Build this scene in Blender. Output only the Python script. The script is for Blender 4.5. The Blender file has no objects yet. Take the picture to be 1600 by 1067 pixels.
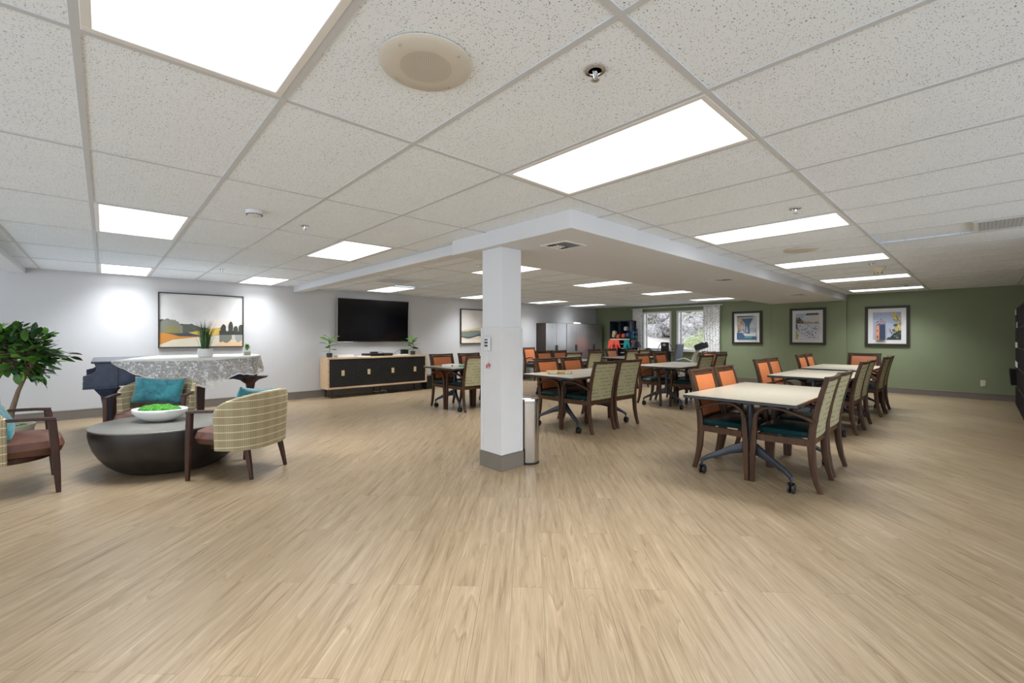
import bpy, bmesh, math, random
from mathutils import Vector, Matrix

# ---------------------------------------------------------------- camera, world, exposure
SC = bpy.context.scene
COL = SC.collection
cd = bpy.data.cameras.new('camera'); cam = bpy.data.objects.new('camera', cd); COL.objects.link(cam)
cam.location = (0, 0, 1.25)
cam.rotation_euler = (math.radians(90), 0, math.radians(47.01 - 90))
cd.sensor_width = 36; cd.lens = 684 / 1600 * 36; cd.shift_y = -7.7 / 1600
cd.clip_start = 0.05; cd.clip_end = 200
SC.camera = cam
w = bpy.data.worlds.new('sky'); SC.world = w; w.use_nodes = True
w.node_tree.nodes['Background'].inputs[0].default_value = (0.88, 0.95, 1.04, 1)
w.node_tree.nodes['Background'].inputs[1].default_value = 1.8
LAMP = 1.5          # radiance of a lit troffer lens itself
TUBE_WATTS = 18.5   # light sent down by the tubes of one troffer
SC.view_settings.view_transform = 'Standard'; SC.view_settings.look = 'None'
SC.view_settings.gamma = 1; SC.view_settings.use_curve_mapping = False
SC.view_settings.exposure = 0.40
SC.cycles.max_bounces = 10; SC.cycles.diffuse_bounces = 8; SC.cycles.transparent_max_bounces = 12
SC.cycles.sample_clamp_indirect = 15; SC.cycles.use_denoising = True; SC.cycles.caustics_reflective = False

CZ = 2.2295         # ceiling height
GX, GY, T = -0.0674, 1.968, 0.6096
WY, WX = 9.322, 12.75
rnd = random.Random(7)

# ---------------------------------------------------------------- materials
class NT:
    def __init__(s, name):
        s.m = bpy.data.materials.new(name); s.m.use_nodes = True
        s.t = s.m.node_tree; s.b = s.t.nodes['Principled BSDF']
    def n(s, typ, **kw):
        x = s.t.nodes.new(typ)
        for k, v in kw.items():
            if k.startswith('i_'):
                key = k[2:]; key = int(key) if key.isdigit() else key.replace('_', ' ')
                x.inputs[key].default_value = v
            else: setattr(x, k, v)
        return x
    def l(s, a, b): s.t.links.new(a, b)
    def ramp(s, fac, stops, interp='LINEAR'):
        r = s.n('ShaderNodeValToRGB'); cr = r.color_ramp; cr.interpolation = interp
        while len(cr.elements) < len(stops): cr.elements.new(0.5)
        for e, (p, c) in zip(cr.elements, stops):
            e.position = p; e.color = (c[0], c[1], c[2], 1) if hasattr(c, '__len__') else (c, c, c, 1)
        s.l(fac, r.inputs[0]); return r.outputs[0]
    def math(s, op, a, b=None, c=None):
        x = s.n('ShaderNodeMath', operation=op)
        for i, v in enumerate((a, b, c)):
            if v is None: continue
            if isinstance(v, (int, float)): x.inputs[i].default_value = v
            else: s.l(v, x.inputs[i])
        return x.outputs[0]
    def mix(s, f, a, b, blend='MIX'):
        x = s.n('ShaderNodeMix', data_type='RGBA', blend_type=blend)
        for i, v in ((0, f), (6, a), (7, b)):
            if isinstance(v, (int, float)): x.inputs[i].default_value = v
            elif isinstance(v, tuple): x.inputs[i].default_value = (v[0], v[1], v[2], 1)
            else: s.l(v, x.inputs[i])
        return x.outputs[2]
    def coord(s, kind='Object', scale=(1, 1, 1), rot=(0, 0, 0), loc=(0, 0, 0)):
        c = s.n('ShaderNodeTexCoord'); mp = s.n('ShaderNodeMapping')
        mp.inputs['Scale'].default_value = scale; mp.inputs['Rotation'].default_value = rot; mp.inputs['Location'].default_value = loc
        s.l(c.outputs[kind], mp.inputs[0]); return mp.outputs[0]
    def noise(s, v, scale=5, detail=3, rough=0.5, dist=0):
        x = s.n('ShaderNodeTexNoise'); x.inputs['Scale'].default_value = scale; x.inputs['Detail'].default_value = detail
        x.inputs['Roughness'].default_value = rough; x.inputs['Distortion'].default_value = dist
        s.l(v, x.inputs['Vector']); return x.outputs['Fac']
    def bump(s, h, strength=0.3, dist=0.01):
        x = s.n('ShaderNodeBump'); x.inputs['Strength'].default_value = strength; x.inputs['Distance'].default_value = dist
        s.l(h, x.inputs['Height']); s.l(x.outputs[0], s.b.inputs['Normal'])
    def base(s, c):
        if isinstance(c, tuple): s.b.inputs['Base Color'].default_value = (c[0], c[1], c[2], 1)
        else: s.l(c, s.b.inputs['Base Color'])
    def set(s, rough=0.5, metal=0, spec=0.5, coat=0, sheen=0):
        i = s.b.inputs
        i['Roughness'].default_value = rough; i['Metallic'].default_value = metal
        i['Specular IOR Level'].default_value = spec; i['Coat Weight'].default_value = coat
        i['Sheen Weight'].default_value = sheen
        return s

def plain(name, c, rough=0.5, metal=0, var=0.12, scale=6, spec=0.5, bump=0.0, bscale=80, coat=0):
    t = NT(name); v = t.coord()
    f = t.noise(v, scale, 4)
    lo = tuple(x * (1 - var) for x in c); hi = tuple(min(1, x * (1 + var)) for x in c)
    t.base(t.ramp(f, [(0.3, lo), (0.7, hi)])); t.set(rough, metal, spec, coat)
    if bump: t.bump(t.noise(v, bscale, 2), bump, 0.002)
    return t.m

def wood(name, dark, light, scale=1.0, axis=2, rough=0.4, coat=0.0):
    t = NT(name); sc = [14 * scale] * 3; sc[axis] = 1.2 * scale
    v = t.coord(scale=tuple(sc)); f = t.noise(v, 3, 5, 0.6, 0.6)
    t.base(t.ramp(f, [(0.3, dark), (0.7, light)])); t.set(rough, spec=0.32, coat=coat); t.bump(f, 0.08, 0.002)
    return t.m

M = {}
M['white_wall'] = plain('white_wall_paint', (0.53, 0.53, 0.535), 0.75, var=0.02, scale=2, bump=0.06, bscale=160)
M['trim_white'] = plain('soffit_paint', (0.65, 0.67, 0.70), 0.75, var=0.015, scale=2, bump=0.05, bscale=160)
M['green_wall'] = plain('sage_green_wall_paint', (0.215, 0.255, 0.150), 0.6, var=0.03, scale=2, bump=0.06, bscale=160)
M['baseboard'] = plain('taupe_vinyl_baseboard', (0.165, 0.145, 0.12), 0.5, var=0.04)
M['grid'] = plain('white_grid_bar', (0.56, 0.59, 0.62), 0.5, var=0.02)
M['fixture'] = plain('fixture_white_enamel', (0.74, 0.74, 0.73), 0.35, var=0.02)
M['dark_gap'] = plain('dark_void', (0.02, 0.02, 0.02), 0.8)
M['black'] = plain('black_powder_coat', (0.011, 0.011, 0.011), 0.42, var=0.15)
M['charcoal'] = plain('charcoal_blue_metal', (0.024, 0.030, 0.040), 0.34, var=0.1)
M['rubber'] = plain('black_rubber', (0.012, 0.012, 0.013), 0.45)
M['chrome'] = plain('chrome', (0.7, 0.7, 0.7), 0.16, 1, var=0.05)
M['steel'] = plain('brushed_steel', (0.55, 0.53, 0.50), 0.13, 1, var=0.03)
M['chair_wood'] = wood('walnut_chair_wood', (0.040, 0.017, 0.008), (0.088, 0.041, 0.019), 1.0, 2, 0.42)
M['lounge_wood'] = wood('dark_lounge_wood', (0.028, 0.012, 0.009), (0.062, 0.028, 0.019), 1.0, 2, 0.35)
M['oak'] = wood('light_oak', (0.47, 0.32, 0.19), (0.66, 0.49, 0.32), 0.7, 0, 0.5)
M['orange'] = plain('orange_vinyl', (0.53, 0.165, 0.058), 0.34, var=0.1, scale=5, bump=0.1, bscale=300)
M['teal_seat'] = plain('dark_teal_vinyl', (0.008, 0.042, 0.047), 0.28, var=0.15, scale=5, bump=0.08, bscale=300)
M['leather'] = plain('brown_leather', (0.105, 0.042, 0.026), 0.42, var=0.3, scale=9, bump=0.25, bscale=60)
M['laminate'] = plain('beige_laminate', (0.41, 0.37, 0.285), 0.30, var=0.03, scale=30)
M['moss'] = plain('green_moss', (0.04, 0.20, 0.012), 0.85, var=0.7, scale=60, bump=1.0, bscale=150)
M['leaf'] = plain('fig_leaf', (0.05, 0.15, 0.022), 0.4, var=0.6, scale=3)
M['leaf_light'] = plain('bright_leaf', (0.13, 0.33, 0.03), 0.4, var=0.4, scale=4)
M['leaf_dark'] = plain('dark_leaf', (0.018, 0.06, 0.020), 0.35, var=0.5, scale=4)
M['bark'] = wood('tree_bark', (0.10, 0.07, 0.045), (0.26, 0.19, 0.13), 1.5, 2, 0.8)
M['ceramic'] = plain('white_ceramic', (0.72, 0.71, 0.69), 0.35, var=0.04)
M['pot_beige'] = plain('beige_pot', (0.42, 0.39, 0.33), 0.6, var=0.08)
M['dark_pot'] = plain('charcoal_pot', (0.03, 0.03, 0.033), 0.55)
M['screen'] = plain('tv_glass', (0.004, 0.004, 0.005), 0.10, var=0.1)
M['ivory'] = plain('ivory_plastic', (0.66, 0.60, 0.45), 0.45, var=0.03)
M['speaker_beige'] = plain('beige_speaker_enamel', (0.60, 0.57, 0.50), 0.4, var=0.03)
M['white_plastic'] = plain('white_plastic', (0.62, 0.625, 0.63), 0.35, var=0.02)
M['paper'] = plain('paper_white', (0.78, 0.77, 0.74), 0.7, var=0.04)
M['gold'] = plain('pale_brass', (0.72, 0.56, 0.32), 0.4, 0.3, var=0.1, scale=30)
M['red'] = plain('red_plastic', (0.55, 0.05, 0.03), 0.4)
M['espresso'] = plain('espresso_laminate', (0.028, 0.017, 0.013), 0.35, var=0.2)
M['cab_door'] = plain('dark_door_painted_glare', (0.45, 0.44, 0.44), 0.24, 0.7, var=0.05)  # dark laminate doors; pale metallic grey stands in for the window glare
M['coral'] = plain('coral_cotton', (0.80, 0.11, 0.07), 0.85, var=0.15, scale=14)
M['teal_cloth'] = plain('teal_cotton', (0.02, 0.30, 0.31), 0.85, var=0.2, scale=14)
M['blue'] = plain('blue_rubber', (0.03, 0.16, 0.45), 0.5)
M['orange_rub'] = plain('orange_rubber', (0.75, 0.2, 0.07), 0.5)
M['navy'] = plain('navy_metal', (0.018, 0.03, 0.055), 0.4)
M['grey_up'] = plain('slate_upholstery', (0.13, 0.15, 0.18), 0.7)
M['cream'] = plain('cream_machine_paint', (0.62, 0.60, 0.52), 0.4)
M['coffee_side'] = plain('dark_bronzed_wood', (0.017, 0.013, 0.011), 0.42, var=0.5, scale=7)
M['coffee_top'] = plain('grey_brown_satin_top', (0.155, 0.147, 0.128), 0.34, var=0.08, scale=20)
M['piano'] = plain('worn_black_lacquer_painted_sheen', (0.018, 0.030, 0.066), 0.32, var=0.35, scale=12)  # worn black lacquer; bluish window reflection is put into the base colour
M['mahogany'] = wood('piano_mahogany', (0.030, 0.014, 0.010), (0.075, 0.034, 0.022), 1.0, 2, 0.3)
M['picture_frame'] = wood('dark_picture_frame', (0.012, 0.010, 0.008), (0.045, 0.038, 0.026), 3, 0, 0.4)
M['mat_board'] = plain('white_mat_board', (0.74, 0.73, 0.70), 0.6, var=0.01)
M['tan_box'] = plain('tan_game_box', (0.50, 0.33, 0.12), 0.5, var=0.2, scale=30)
M['win_white'] = plain('white_window_vinyl', (0.80, 0.80, 0.80), 0.4, var=0.02)

def pillow_mat():
    t = NT('teal_pillow_velvet'); v = t.coord(scale=(1, 1, 1))
    a = t.noise(v, 9, 4, 0.6, 1.2)
    x = t.n('ShaderNodeTexVoronoi', feature='DISTANCE_TO_EDGE'); x.inputs['Scale'].default_value = 13; t.l(v, x.inputs['Vector'])
    c = t.ramp(a, [(0.3, (0.006, 0.085, 0.12)), (0.6, (0.015, 0.19, 0.22)), (0.8, (0.03, 0.28, 0.27))])
    q = t.ramp(x.outputs[0], [(0.0, 0.6), (0.05, 1.0)])
    t.base(t.mix(1.0, c, q, 'MULTIPLY')); t.set(0.7, sheen=0.4); t.bump(a, 0.5, 0.02); return t.m
M['pillow'] = pillow_mat()

def plaid_mat():
    t = NT('plaid_barrel_fabric'); c = t.n('ShaderNodeTexCoord'); s = t.n('ShaderNodeSeparateXYZ'); t.l(c.outputs['UV'], s.inputs[0])
    def stripe(o, per, duty):
        return t.math('LESS_THAN', t.math('FRACT', t.math('DIVIDE', o, per)), duty)
    u, v = s.outputs[0], s.outputs[1]
    fine_u = stripe(u, 0.014, 0.55); fine_v = stripe(v, 0.011, 0.5)
    col = t.mix(t.math('MULTIPLY', fine_u, fine_v), (0.47, 0.40, 0.24), (0.045, 0.033, 0.018))
    col = t.mix(t.math('MULTIPLY', fine_v, 0.35), col, (0.17, 0.13, 0.075))
    big = t.math('MULTIPLY', stripe(u, 0.12, 0.5), 0.22)
    col = t.mix(big, col, (0.19, 0.13, 0.06))
    col = t.mix(t.math('MULTIPLY', stripe(t.math('ADD', v, -0.03), 0.066, 0.09), 0.9), col, (0.74, 0.66, 0.46))
    t.base(col); t.set(0.85); return t.m
M['plaid'] = plaid_mat()

def weave_mat():
    t = NT('woven_green_beige_fabric'); v = t.coord(scale=(1, 1, 1))
    a = t.noise(t.coord(scale=(60, 60, 260)), 1.5, 3, 0.6)
    b = t.n('ShaderNodeTexCoord'); s = t.n('ShaderNodeSeparateXYZ'); t.l(b.outputs['Object'], s.inputs[0])
    wob = t.math('ADD', s.outputs[2], t.math('MULTIPLY', t.noise(t.coord(scale=(9, 9, 9)), 1, 1), 0.006))
    line = t.math('LESS_THAN', t.math('FRACT', t.math('DIVIDE', wob, 0.047)), 0.13)
    gap = t.math('GREATER_THAN', t.noise(t.coord(scale=(17, 17, 21)), 1, 1), 0.45)
    lf = t.math('MULTIPLY', t.math('MULTIPLY', line, gap), 0.8)
    col = t.ramp(a, [(0.3, (0.18, 0.17, 0.085)), (0.5, (0.38, 0.355, 0.205)), (0.7, (0.56, 0.52, 0.34))])
    t.base(t.mix(lf, col, (0.045, 0.035, 0.02))); t.set(0.85); t.bump(a, 0.3, 0.004); return t.m
M['weave'] = weave_mat()

def tile_mat():
    t = NT('fissured_acoustic_tile')
    g = t.n('ShaderNodeNewGeometry'); mp = t.n('ShaderNodeMapping'); t.l(g.outputs['Position'], mp.inputs[0])
    v = mp.outputs[0]
    # distorted coordinates for elongated fissures
    nz = t.n('ShaderNodeTexNoise'); nz.inputs['Scale'].default_value = 25; t.l(v, nz.inputs['Vector'])
    vm = t.n('ShaderNodeVectorMath', operation='MULTIPLY_ADD'); t.l(nz.outputs['Color'], vm.inputs[0]); vm.inputs[1].default_value = (0.03, 0.03, 0); t.l(v, vm.inputs[2])
    def specks(scale, thr, keep, stretch):
        m2 = t.n('ShaderNodeMapping'); m2.inputs['Scale'].default_value = stretch; t.l(vm.outputs[0], m2.inputs[0])
        x = t.n('ShaderNodeTexVoronoi', voronoi_dimensions='2D'); x.inputs['Scale'].default_value = scale; x.inputs['Randomness'].default_value = 1
        t.l(m2.outputs[0], x.inputs['Vector'])
        sp = t.n('ShaderNodeSeparateColor'); t.l(x.outputs['Color'], sp.inputs[0])
        size = t.math('MULTIPLY', sp.outputs[1], thr)
        a = t.math('LESS_THAN', x.outputs['Distance'], size)
        return t.math('MULTIPLY', a, t.math('LESS_THAN', sp.outputs[0], keep))
    f = t.math('MAXIMUM', specks(130, 0.24, 0.55, (1, 1, 1)), specks(80, 0.19, 0.45, (0.62, 1.25, 1)))
    h = t.noise(v, 3, 3)
    basec = t.ramp(h, [(0.3, (0.82, 0.89, 0.97)), (0.7, (0.84, 0.91, 0.98))])
    t.base(t.mix(t.math('MULTIPLY', f, 0.85), basec, (0.15, 0.15, 0.15))); t.set(0.9, spec=0.2)
    t.bump(t.math('SUBTRACT', 1.0, f), 0.4, 0.002); return t.m
M['tile'] = tile_mat()

def plank_mat():
    t = NT('oak_vinyl_plank')
    g = t.n('ShaderNodeNewGeometry'); oi = t.n('ShaderNodeObjectInfo')
    r = t.math('FRACT', t.math('ADD', t.math('MULTIPLY', g.outputs['Random Per Island'], 3.7), t.math('MULTIPLY', oi.outputs['Random'], 1.0)))
    mp = t.n('ShaderNodeMapping', vector_type='TEXTURE'); mp.inputs['Rotation'].default_value = (0, 0, math.radians(45))
    t.l(g.outputs['Position'], mp.inputs[0])
    cb = t.n('ShaderNodeCombineXYZ'); t.l(t.math('MULTIPLY', r, 37.0), cb.inputs[0]); t.l(t.math('MULTIPLY', r, 91.0), cb.inputs[1]); t.l(t.math('MULTIPLY', r, 11.0), cb.inputs[2])
    ad = t.n('ShaderNodeVectorMath', operation='ADD'); t.l(mp.outputs[0], ad.inputs[0]); t.l(cb.outputs[0], ad.inputs[1])
    def sc(x, y):
        m = t.n('ShaderNodeMapping'); m.inputs['Scale'].default_value = (x, y, 1); t.l(ad.outputs[0], m.inputs[0]); return m.outputs[0]
    streak = t.noise(sc(1.6, 26), 1.2, 5, 0.65, 0.5)
    fine = t.noise(sc(5, 190), 1, 3, 0.6)
    fg = t.math('FRACT', t.math('MULTIPLY', t.noise(sc(0.55, 5.5), 1.0, 2.5, 0.45, 0.3), 15.0))
    col = t.ramp(streak, [(0.25, (0.190, 0.132, 0.078)), (0.44, (0.315, 0.233, 0.141)), (0.60, (0.362, 0.276, 0.174)), (0.8, (0.465, 0.373, 0.258))])
    col = t.mix(0.55, col, t.ramp(fine, [(0.3, (0.62, 0.59, 0.55)), (0.7, (1.14, 1.14, 1.14))]), 'MULTIPLY')
    cath = t.ramp(fg, [(0.0, (0.74, 0.70, 0.65)), (0.16, (1, 1, 1)), (0.80, (1, 1, 1)), (0.93, (1.16, 1.16, 1.18)), (1.0, (0.80, 0.77, 0.73))])
    big = t.ramp(t.noise(sc(1.3, 5.0), 1.0, 2), [(0.38, 0.12), (0.60, 0.8)])
    col = t.mix(big, col, t.mix(1.0, col, cath, 'MULTIPLY'))
    tint = t.ramp(r, [(0.0, (0.95, 0.945, 0.94)), (0.5, (1.0, 0.99, 0.98)), (1.0, (1.03, 1.03, 1.04))])
    t.base(t.mix(1.0, col, tint, 'MULTIPLY')); t.set(0.36, spec=0.45)
    rr = t.ramp(fine, [(0.3, 0.30), (0.7, 0.42)]); t.l(rr, t.b.inputs['Roughness'])
    t.bump(fine, 0.06, 0.001); return t.m
M['plank'] = plank_mat()

def emit_mat(name, c, s):
    t = NT(name); t.base((0.8, 0.8, 0.8)); t.set(0.4)
    v = t.coord(scale=(2.2, 0.5, 1)); f = t.noise(v, 1.6, 2)
    pr = t.n('ShaderNodeTexVoronoi'); pr.inputs['Scale'].default_value = 160; t.l(t.coord(), pr.inputs['Vector'])
    e = t.ramp(f, [(0.35, tuple(x * 0.93 for x in c)), (0.65, c)])
    t.l(e, t.b.inputs['Emission Color']); t.b.inputs['Emission Strength'].default_value = s
    return t.m
M['lens'] = emit_mat('lit_prismatic_lens', (0.94, 0.98, 1.03), LAMP)

def lace_mat():
    t = NT('white_lace'); v = t.coord()
    uv = t.coord('UV')
    x = t.n('ShaderNodeTexVoronoi'); x.inputs['Scale'].default_value = 22; x.inputs['Randomness'].default_value = 0.8; t.l(uv, x.inputs['Vector'])
    e = t.n('ShaderNodeTexVoronoi', feature='DISTANCE_TO_EDGE'); e.inputs['Scale'].default_value = 110; t.l(uv, e.inputs['Vector'])
    nz = t.noise(uv, 60, 2, 0.5, 0.5)
    flower = t.math('LESS_THAN', t.math('ADD', x.outputs['Distance'], t.math('MULTIPLY', nz, 0.5)), 0.56)
    def vine(sc, wd, off):
        n_ = t.n('ShaderNodeTexNoise'); n_.inputs['Scale'].default_value = sc; n_.inputs['Detail'].default_value = 1
        m_ = t.n('ShaderNodeMapping'); m_.inputs['Location'].default_value = (off, off, 0); t.l(uv, m_.inputs[0]); t.l(m_.outputs[0], n_.inputs['Vector'])
        return t.math('LESS_THAN', t.math('ABSOLUTE', t.math('SUBTRACT', n_.outputs['Fac'], 0.5)), wd)
    a = t.math('MAXIMUM', t.math('MULTIPLY', flower, 0.95), t.math('MULTIPLY', vine(11, 0.016, 3), 0.9))
    a = t.math('MAXIMUM', a, t.math('MULTIPLY', vine(19, 0.018, 9), 0.75))
    a = t.math('MAXIMUM', a, t.math('MULTIPLY', t.math('LESS_THAN', e.outputs[0], 0.05), 0.62))
    a = t.math('MAXIMUM', a, 0.42)
    t.base((0.80, 0.80, 0.79)); t.set(0.85); t.l(a, t.b.inputs['Alpha']); return t.m
M['lace'] = lace_mat()

def curtain_mat():
    t = NT('speckled_curtain'); v = t.coord(scale=(1, 1, 1))
    x = t.n('ShaderNodeTexVoronoi'); x.inputs['Scale'].default_value = 34; t.l(v, x.inputs['Vector'])
    s = t.n('ShaderNodeSeparateColor'); t.l(x.outputs['Color'], s.inputs[0])
    f = t.math('LESS_THAN', x.outputs['Distance'], t.math('MULTIPLY', s.outputs[0], 0.42))
    t.base(t.mix(f, (0.86, 0.86, 0.85), (0.10, 0.11, 0.10))); t.set(0.9)
    t.b.inputs['Transmission Weight'].default_value = 0.0; return t.m
M['curtain'] = curtain_mat()

def glass_mat(name='window_glass'):
    t = NT(name); t.base((1, 1, 1)); t.set(0.0); t.b.inputs['Transmission Weight'].default_value = 1.0; t.b.inputs['IOR'].default_value = 1.02
    f = t.noise(t.coord(), 2, 1); t.b.inputs['Specular IOR Level'].default_value = 0.5; return t.m
M['glass'] = glass_mat()
def scrub_mat():
    t = NT('dry_scrub'); v = t.coord()
    a = t.noise(v, 7.0, 6, 0.75); b = t.noise(v, 0.35, 2)
    c1 = t.ramp(a, [(0.35, (0.12, 0.105, 0.10)), (0.48, (0.34, 0.32, 0.31)), (0.62, (0.66, 0.64, 0.63))])
    c2 = t.ramp(a, [(0.35, (0.16, 0.18, 0.08)), (0.65, (0.56, 0.60, 0.36))])
    t.base(t.mix(t.ramp(b, [(0.56, 0.0), (0.62, 1.0)]), c1, c2)); t.set(0.9); t.bump(a, 0.8, 0.1); return t.m
M['scrub'] = scrub_mat()
M['dirt'] = plain('pale_dirt', (0.52, 0.48, 0.43), 0.95, var=0.1, scale=1.5)

# ---------------------------------------------------------------- mesh builder
class MB:
    def __init__(s): s.v = []; s.f = []; s.mi = []; s.uv = {}
    def add(s, vs, fs, mi=0):
        o = len(s.v); s.v += [tuple(p) for p in vs]
        s.f += [tuple(i + o for i in f) for f in fs]; s.mi += [mi] * len(fs); return o
    def box(s, c, d, rz=0, mi=0, taper=1.0, M_=None):
        hx, hy, hz = d[0] / 2, d[1] / 2, d[2] / 2; vs = []
        for z, k in ((-hz, taper), (hz, 1)):
            for x, y in ((-hx, -hy), (hx, -hy), (hx, hy), (-hx, hy)): vs.append(Vector((x * k, y * k, z)))
        m = M_ or Matrix.Rotation(rz, 3, 'Z')
        vs = [m @ p + Vector(c) for p in vs]
        s.add(vs, [(3, 2, 1, 0), (4, 5, 6, 7), (0, 1, 5, 4), (1, 2, 6, 5), (2, 3, 7, 6), (3, 0, 4, 7)], mi); return s
    def bb(s, x0, x1, y0, y1, z0, z1, mi=0):
        return s.box(((x0 + x1) / 2, (y0 + y1) / 2, (z0 + z1) / 2), (x1 - x0, y1 - y0, z1 - z0), mi=mi)
    def rbox(s, c, d, r=0.01, n=3, M_=None, mi=0):
        "box with rounded vertical corners and small top/bottom chamfer"
        hx, hy, hz = d[0] / 2, d[1] / 2, d[2] / 2; r = min(r, hx * .99, hy * .99); ring = []
        for cx, cy, a0 in ((hx - r, hy - r, 0), (-hx + r, hy - r, 90), (-hx + r, -hy + r, 180), (hx - r, -hy + r, 270)):
            for k in range(n + 1):
                a = math.radians(a0 + 90 * k / n); ring.append((cx + r * math.cos(a), cy + r * math.sin(a)))
        ch = min(r * 0.5, hz * 0.5); L = []
        for z, k in ((-hz, 1 - ch / max(hx, hy)), (-hz + ch, 1), (hz - ch, 1), (hz, 1 - ch / max(hx, hy))):
            L.append([Vector((x * k, y * k, z)) for x, y in ring])
        m = M_ or Matrix.Identity(3); N = len(ring); vs = [m @ p + Vector(c) for l in L for p in l]
        fs = [tuple(range(N - 1, -1, -1)), tuple(range(3 * N, 4 * N))]
        for i in range(3):
            for k in range(N): fs.append((i * N + k, i * N + (k + 1) % N, (i + 1) * N + (k + 1) % N, (i + 1) * N + k))
        s.add(vs, fs, mi); return s
    def beam(s, p0, p1, w, h, up=(0, 0, 1), w1=None, h1=None, mi=0):
        p0, p1 = Vector(p0), Vector(p1); d = (p1 - p0).normalized(); u = Vector(up)
        r = d.cross(u)
        if r.length < 1e-4: r = d.cross(Vector((0, 1, 0)))
        r.normalize(); u = r.cross(d); vs = []
        for p, a, b in ((p0, w, h), (p1, w1 or w, h1 or h)):
            for x, y in ((-1, -1), (1, -1), (1, 1), (-1, 1)): vs.append(p + r * x * a / 2 + u * y * b / 2)
        s.add(vs, [(0, 1, 2, 3), (7, 6, 5, 4), (0, 4, 5, 1), (1, 5, 6, 2), (2, 6, 7, 3), (3, 7, 4, 0)], mi); return s
    def sweep(s, path, sec, side=(1, 0, 0), mi=0, round_=False, n=8):
        "sweep section (w along side, h) along path; sec = list of (w,h) or one"
        P = [Vector(p) for p in path]; N = len(P); sd = Vector(side).normalized(); rings = []
        for i, p in enumerate(P):
            t = (P[min(i + 1, N - 1)] - P[max(i - 1, 0)]).normalized()
            a = (sd - t * sd.dot(t)).normalized(); b = t.cross(a)
            w_, h_ = sec[i] if isinstance(sec, list) else sec
            if round_: rings.append([p + a * w_ / 2 * math.cos(2 * math.pi * k / n) + b * h_ / 2 * math.sin(2 * math.pi * k / n) for k in range(n)])
            else:
                q = []
                c = 0.28
                for x, y in ((-1, -1 + c), (-1 + c, -1), (1 - c, -1), (1, -1 + c), (1, 1 - c), (1 - c, 1), (-1 + c, 1), (-1, 1 - c)): q.append(p + a * x * w_ / 2 + b * y * h_ / 2)
                rings.append(q)
        m = len(rings[0]); vs = [p for r in rings for p in r]
        fs = [tuple(range(m - 1, -1, -1)), tuple(range((N - 1) * m, N * m))]
        for i in range(N - 1):
            for k in range(m): fs.append((i * m + k, i * m + (k + 1) % m, (i + 1) * m + (k + 1) % m, (i + 1) * m + k))
        s.add(vs, fs, mi); return s
    def tube(s, path, r, n=8, mi=0):
        P = [Vector(p) for p in path]; N = len(P); rings = []; prev = None
        for i, p in enumerate(P):
            t = (P[min(i + 1, N - 1)] - P[max(i - 1, 0)]).normalized()
            if prev is None:
                prev = t.orthogonal().normalized()
            a = (prev - t * prev.dot(t)).normalized(); b = t.cross(a); prev = a
            rr = r[i] if isinstance(r, (list, tuple)) else r
            rings.append([p + (a * math.cos(2 * math.pi * k / n) + b * math.sin(2 * math.pi * k / n)) * rr for k in range(n)])
        vs = [p for q in rings for p in q]; fs = [tuple(range(n - 1, -1, -1)), tuple(range((N - 1) * n, N * n))]
        for i in range(N - 1):
            for k in range(n): fs.append((i * n + k, i * n + (k + 1) % n, (i + 1) * n + (k + 1) % n, (i + 1) * n + k))
        s.add(vs, fs, mi); return s
    def lathe(s, prof, c=(0, 0, 0), n=24, sx=1, sy=1, M_=None, mi=0):
        c = Vector(c); vs = []; m = M_ or Matrix.Identity(3)
        for r, z in prof:
            for k in range(n):
                a = 2 * math.pi * k / n; vs.append(m @ Vector((r * sx * math.cos(a), r * sy * math.sin(a), z)) + c)
        fs = []
        for i in range(len(prof) - 1):
            for k in range(n): fs.append((i * n + k, i * n + (k + 1) % n, (i + 1) * n + (k + 1) % n, (i + 1) * n + k))
        if prof[0][0] > 1e-5: fs.append(tuple(range(n - 1, -1, -1)))
        if prof[-1][0] > 1e-5: fs.append(tuple(range((len(prof) - 1) * n, len(prof) * n)))
        s.add(vs, fs, mi); return s
    def prism(s, poly, org, ax, ay, az, h, mi=0):
        "polygon (2D) in plane ax,ay extruded h along az"
        org, ax, ay, az = Vector(org), Vector(ax), Vector(ay), Vector(az); N = len(poly)
        vs = [org + ax * x + ay * y for x, y in poly] + [org + ax * x + ay * y + az * h for x, y in poly]
        fs = [tuple(range(N - 1, -1, -1)), tuple(range(N, 2 * N))]
        for k in range(N): fs.append((k, (k + 1) % N, N + (k + 1) % N, N + k))
        s.add(vs, fs, mi); return s
    def cushion(s, c, d, dome=0.02, n=10, e=5.0, M_=None, mi=0):
        "superellipsoid-like pad"
        m = M_ or Matrix.Identity(3); c = Vector(c); hx, hy, hz = d[0] / 2, d[1] / 2, d[2] / 2; vs = []; R = 6; N = n * 4
        for i in range(R + 1):
            ph = -math.pi / 2 + math.pi * i / R
            cr = max(1e-4, abs(math.cos(ph))) ** 0.45; z = math.copysign(abs(math.sin(ph)) ** 0.6, math.sin(ph)) * hz
            for k in range(N):
                a = 2 * math.pi * k / N; ca, sa = math.cos(a), math.sin(a)
                x = math.copysign(abs(ca) ** (2 / e), ca) * hx * cr; y = math.copysign(abs(sa) ** (2 / e), sa) * hy * cr
                zz = z + (dome * (1 - (x / hx) ** 2) * (1 - (y / hy) ** 2) if z > 0 else 0)
                vs.append(m @ Vector((x, y, zz)) + c)
        top = len(vs); vs.append(m @ Vector((0, 0, hz + dome)) + c); bot = len(vs); vs.append(m @ Vector((0, 0, -hz)) + c)
        fs = []
        for i in range(R):
            for k in range(N): fs.append((i * N + k, i * N + (k + 1) % N, (i + 1) * N + (k + 1) % N, (i + 1) * N + k))
        for k in range(N): fs.append((R * N + k, R * N + (k + 1) % N, top)); fs.append(((k + 1) % N, k, bot))
        s.add(vs, fs, mi); return s
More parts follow.
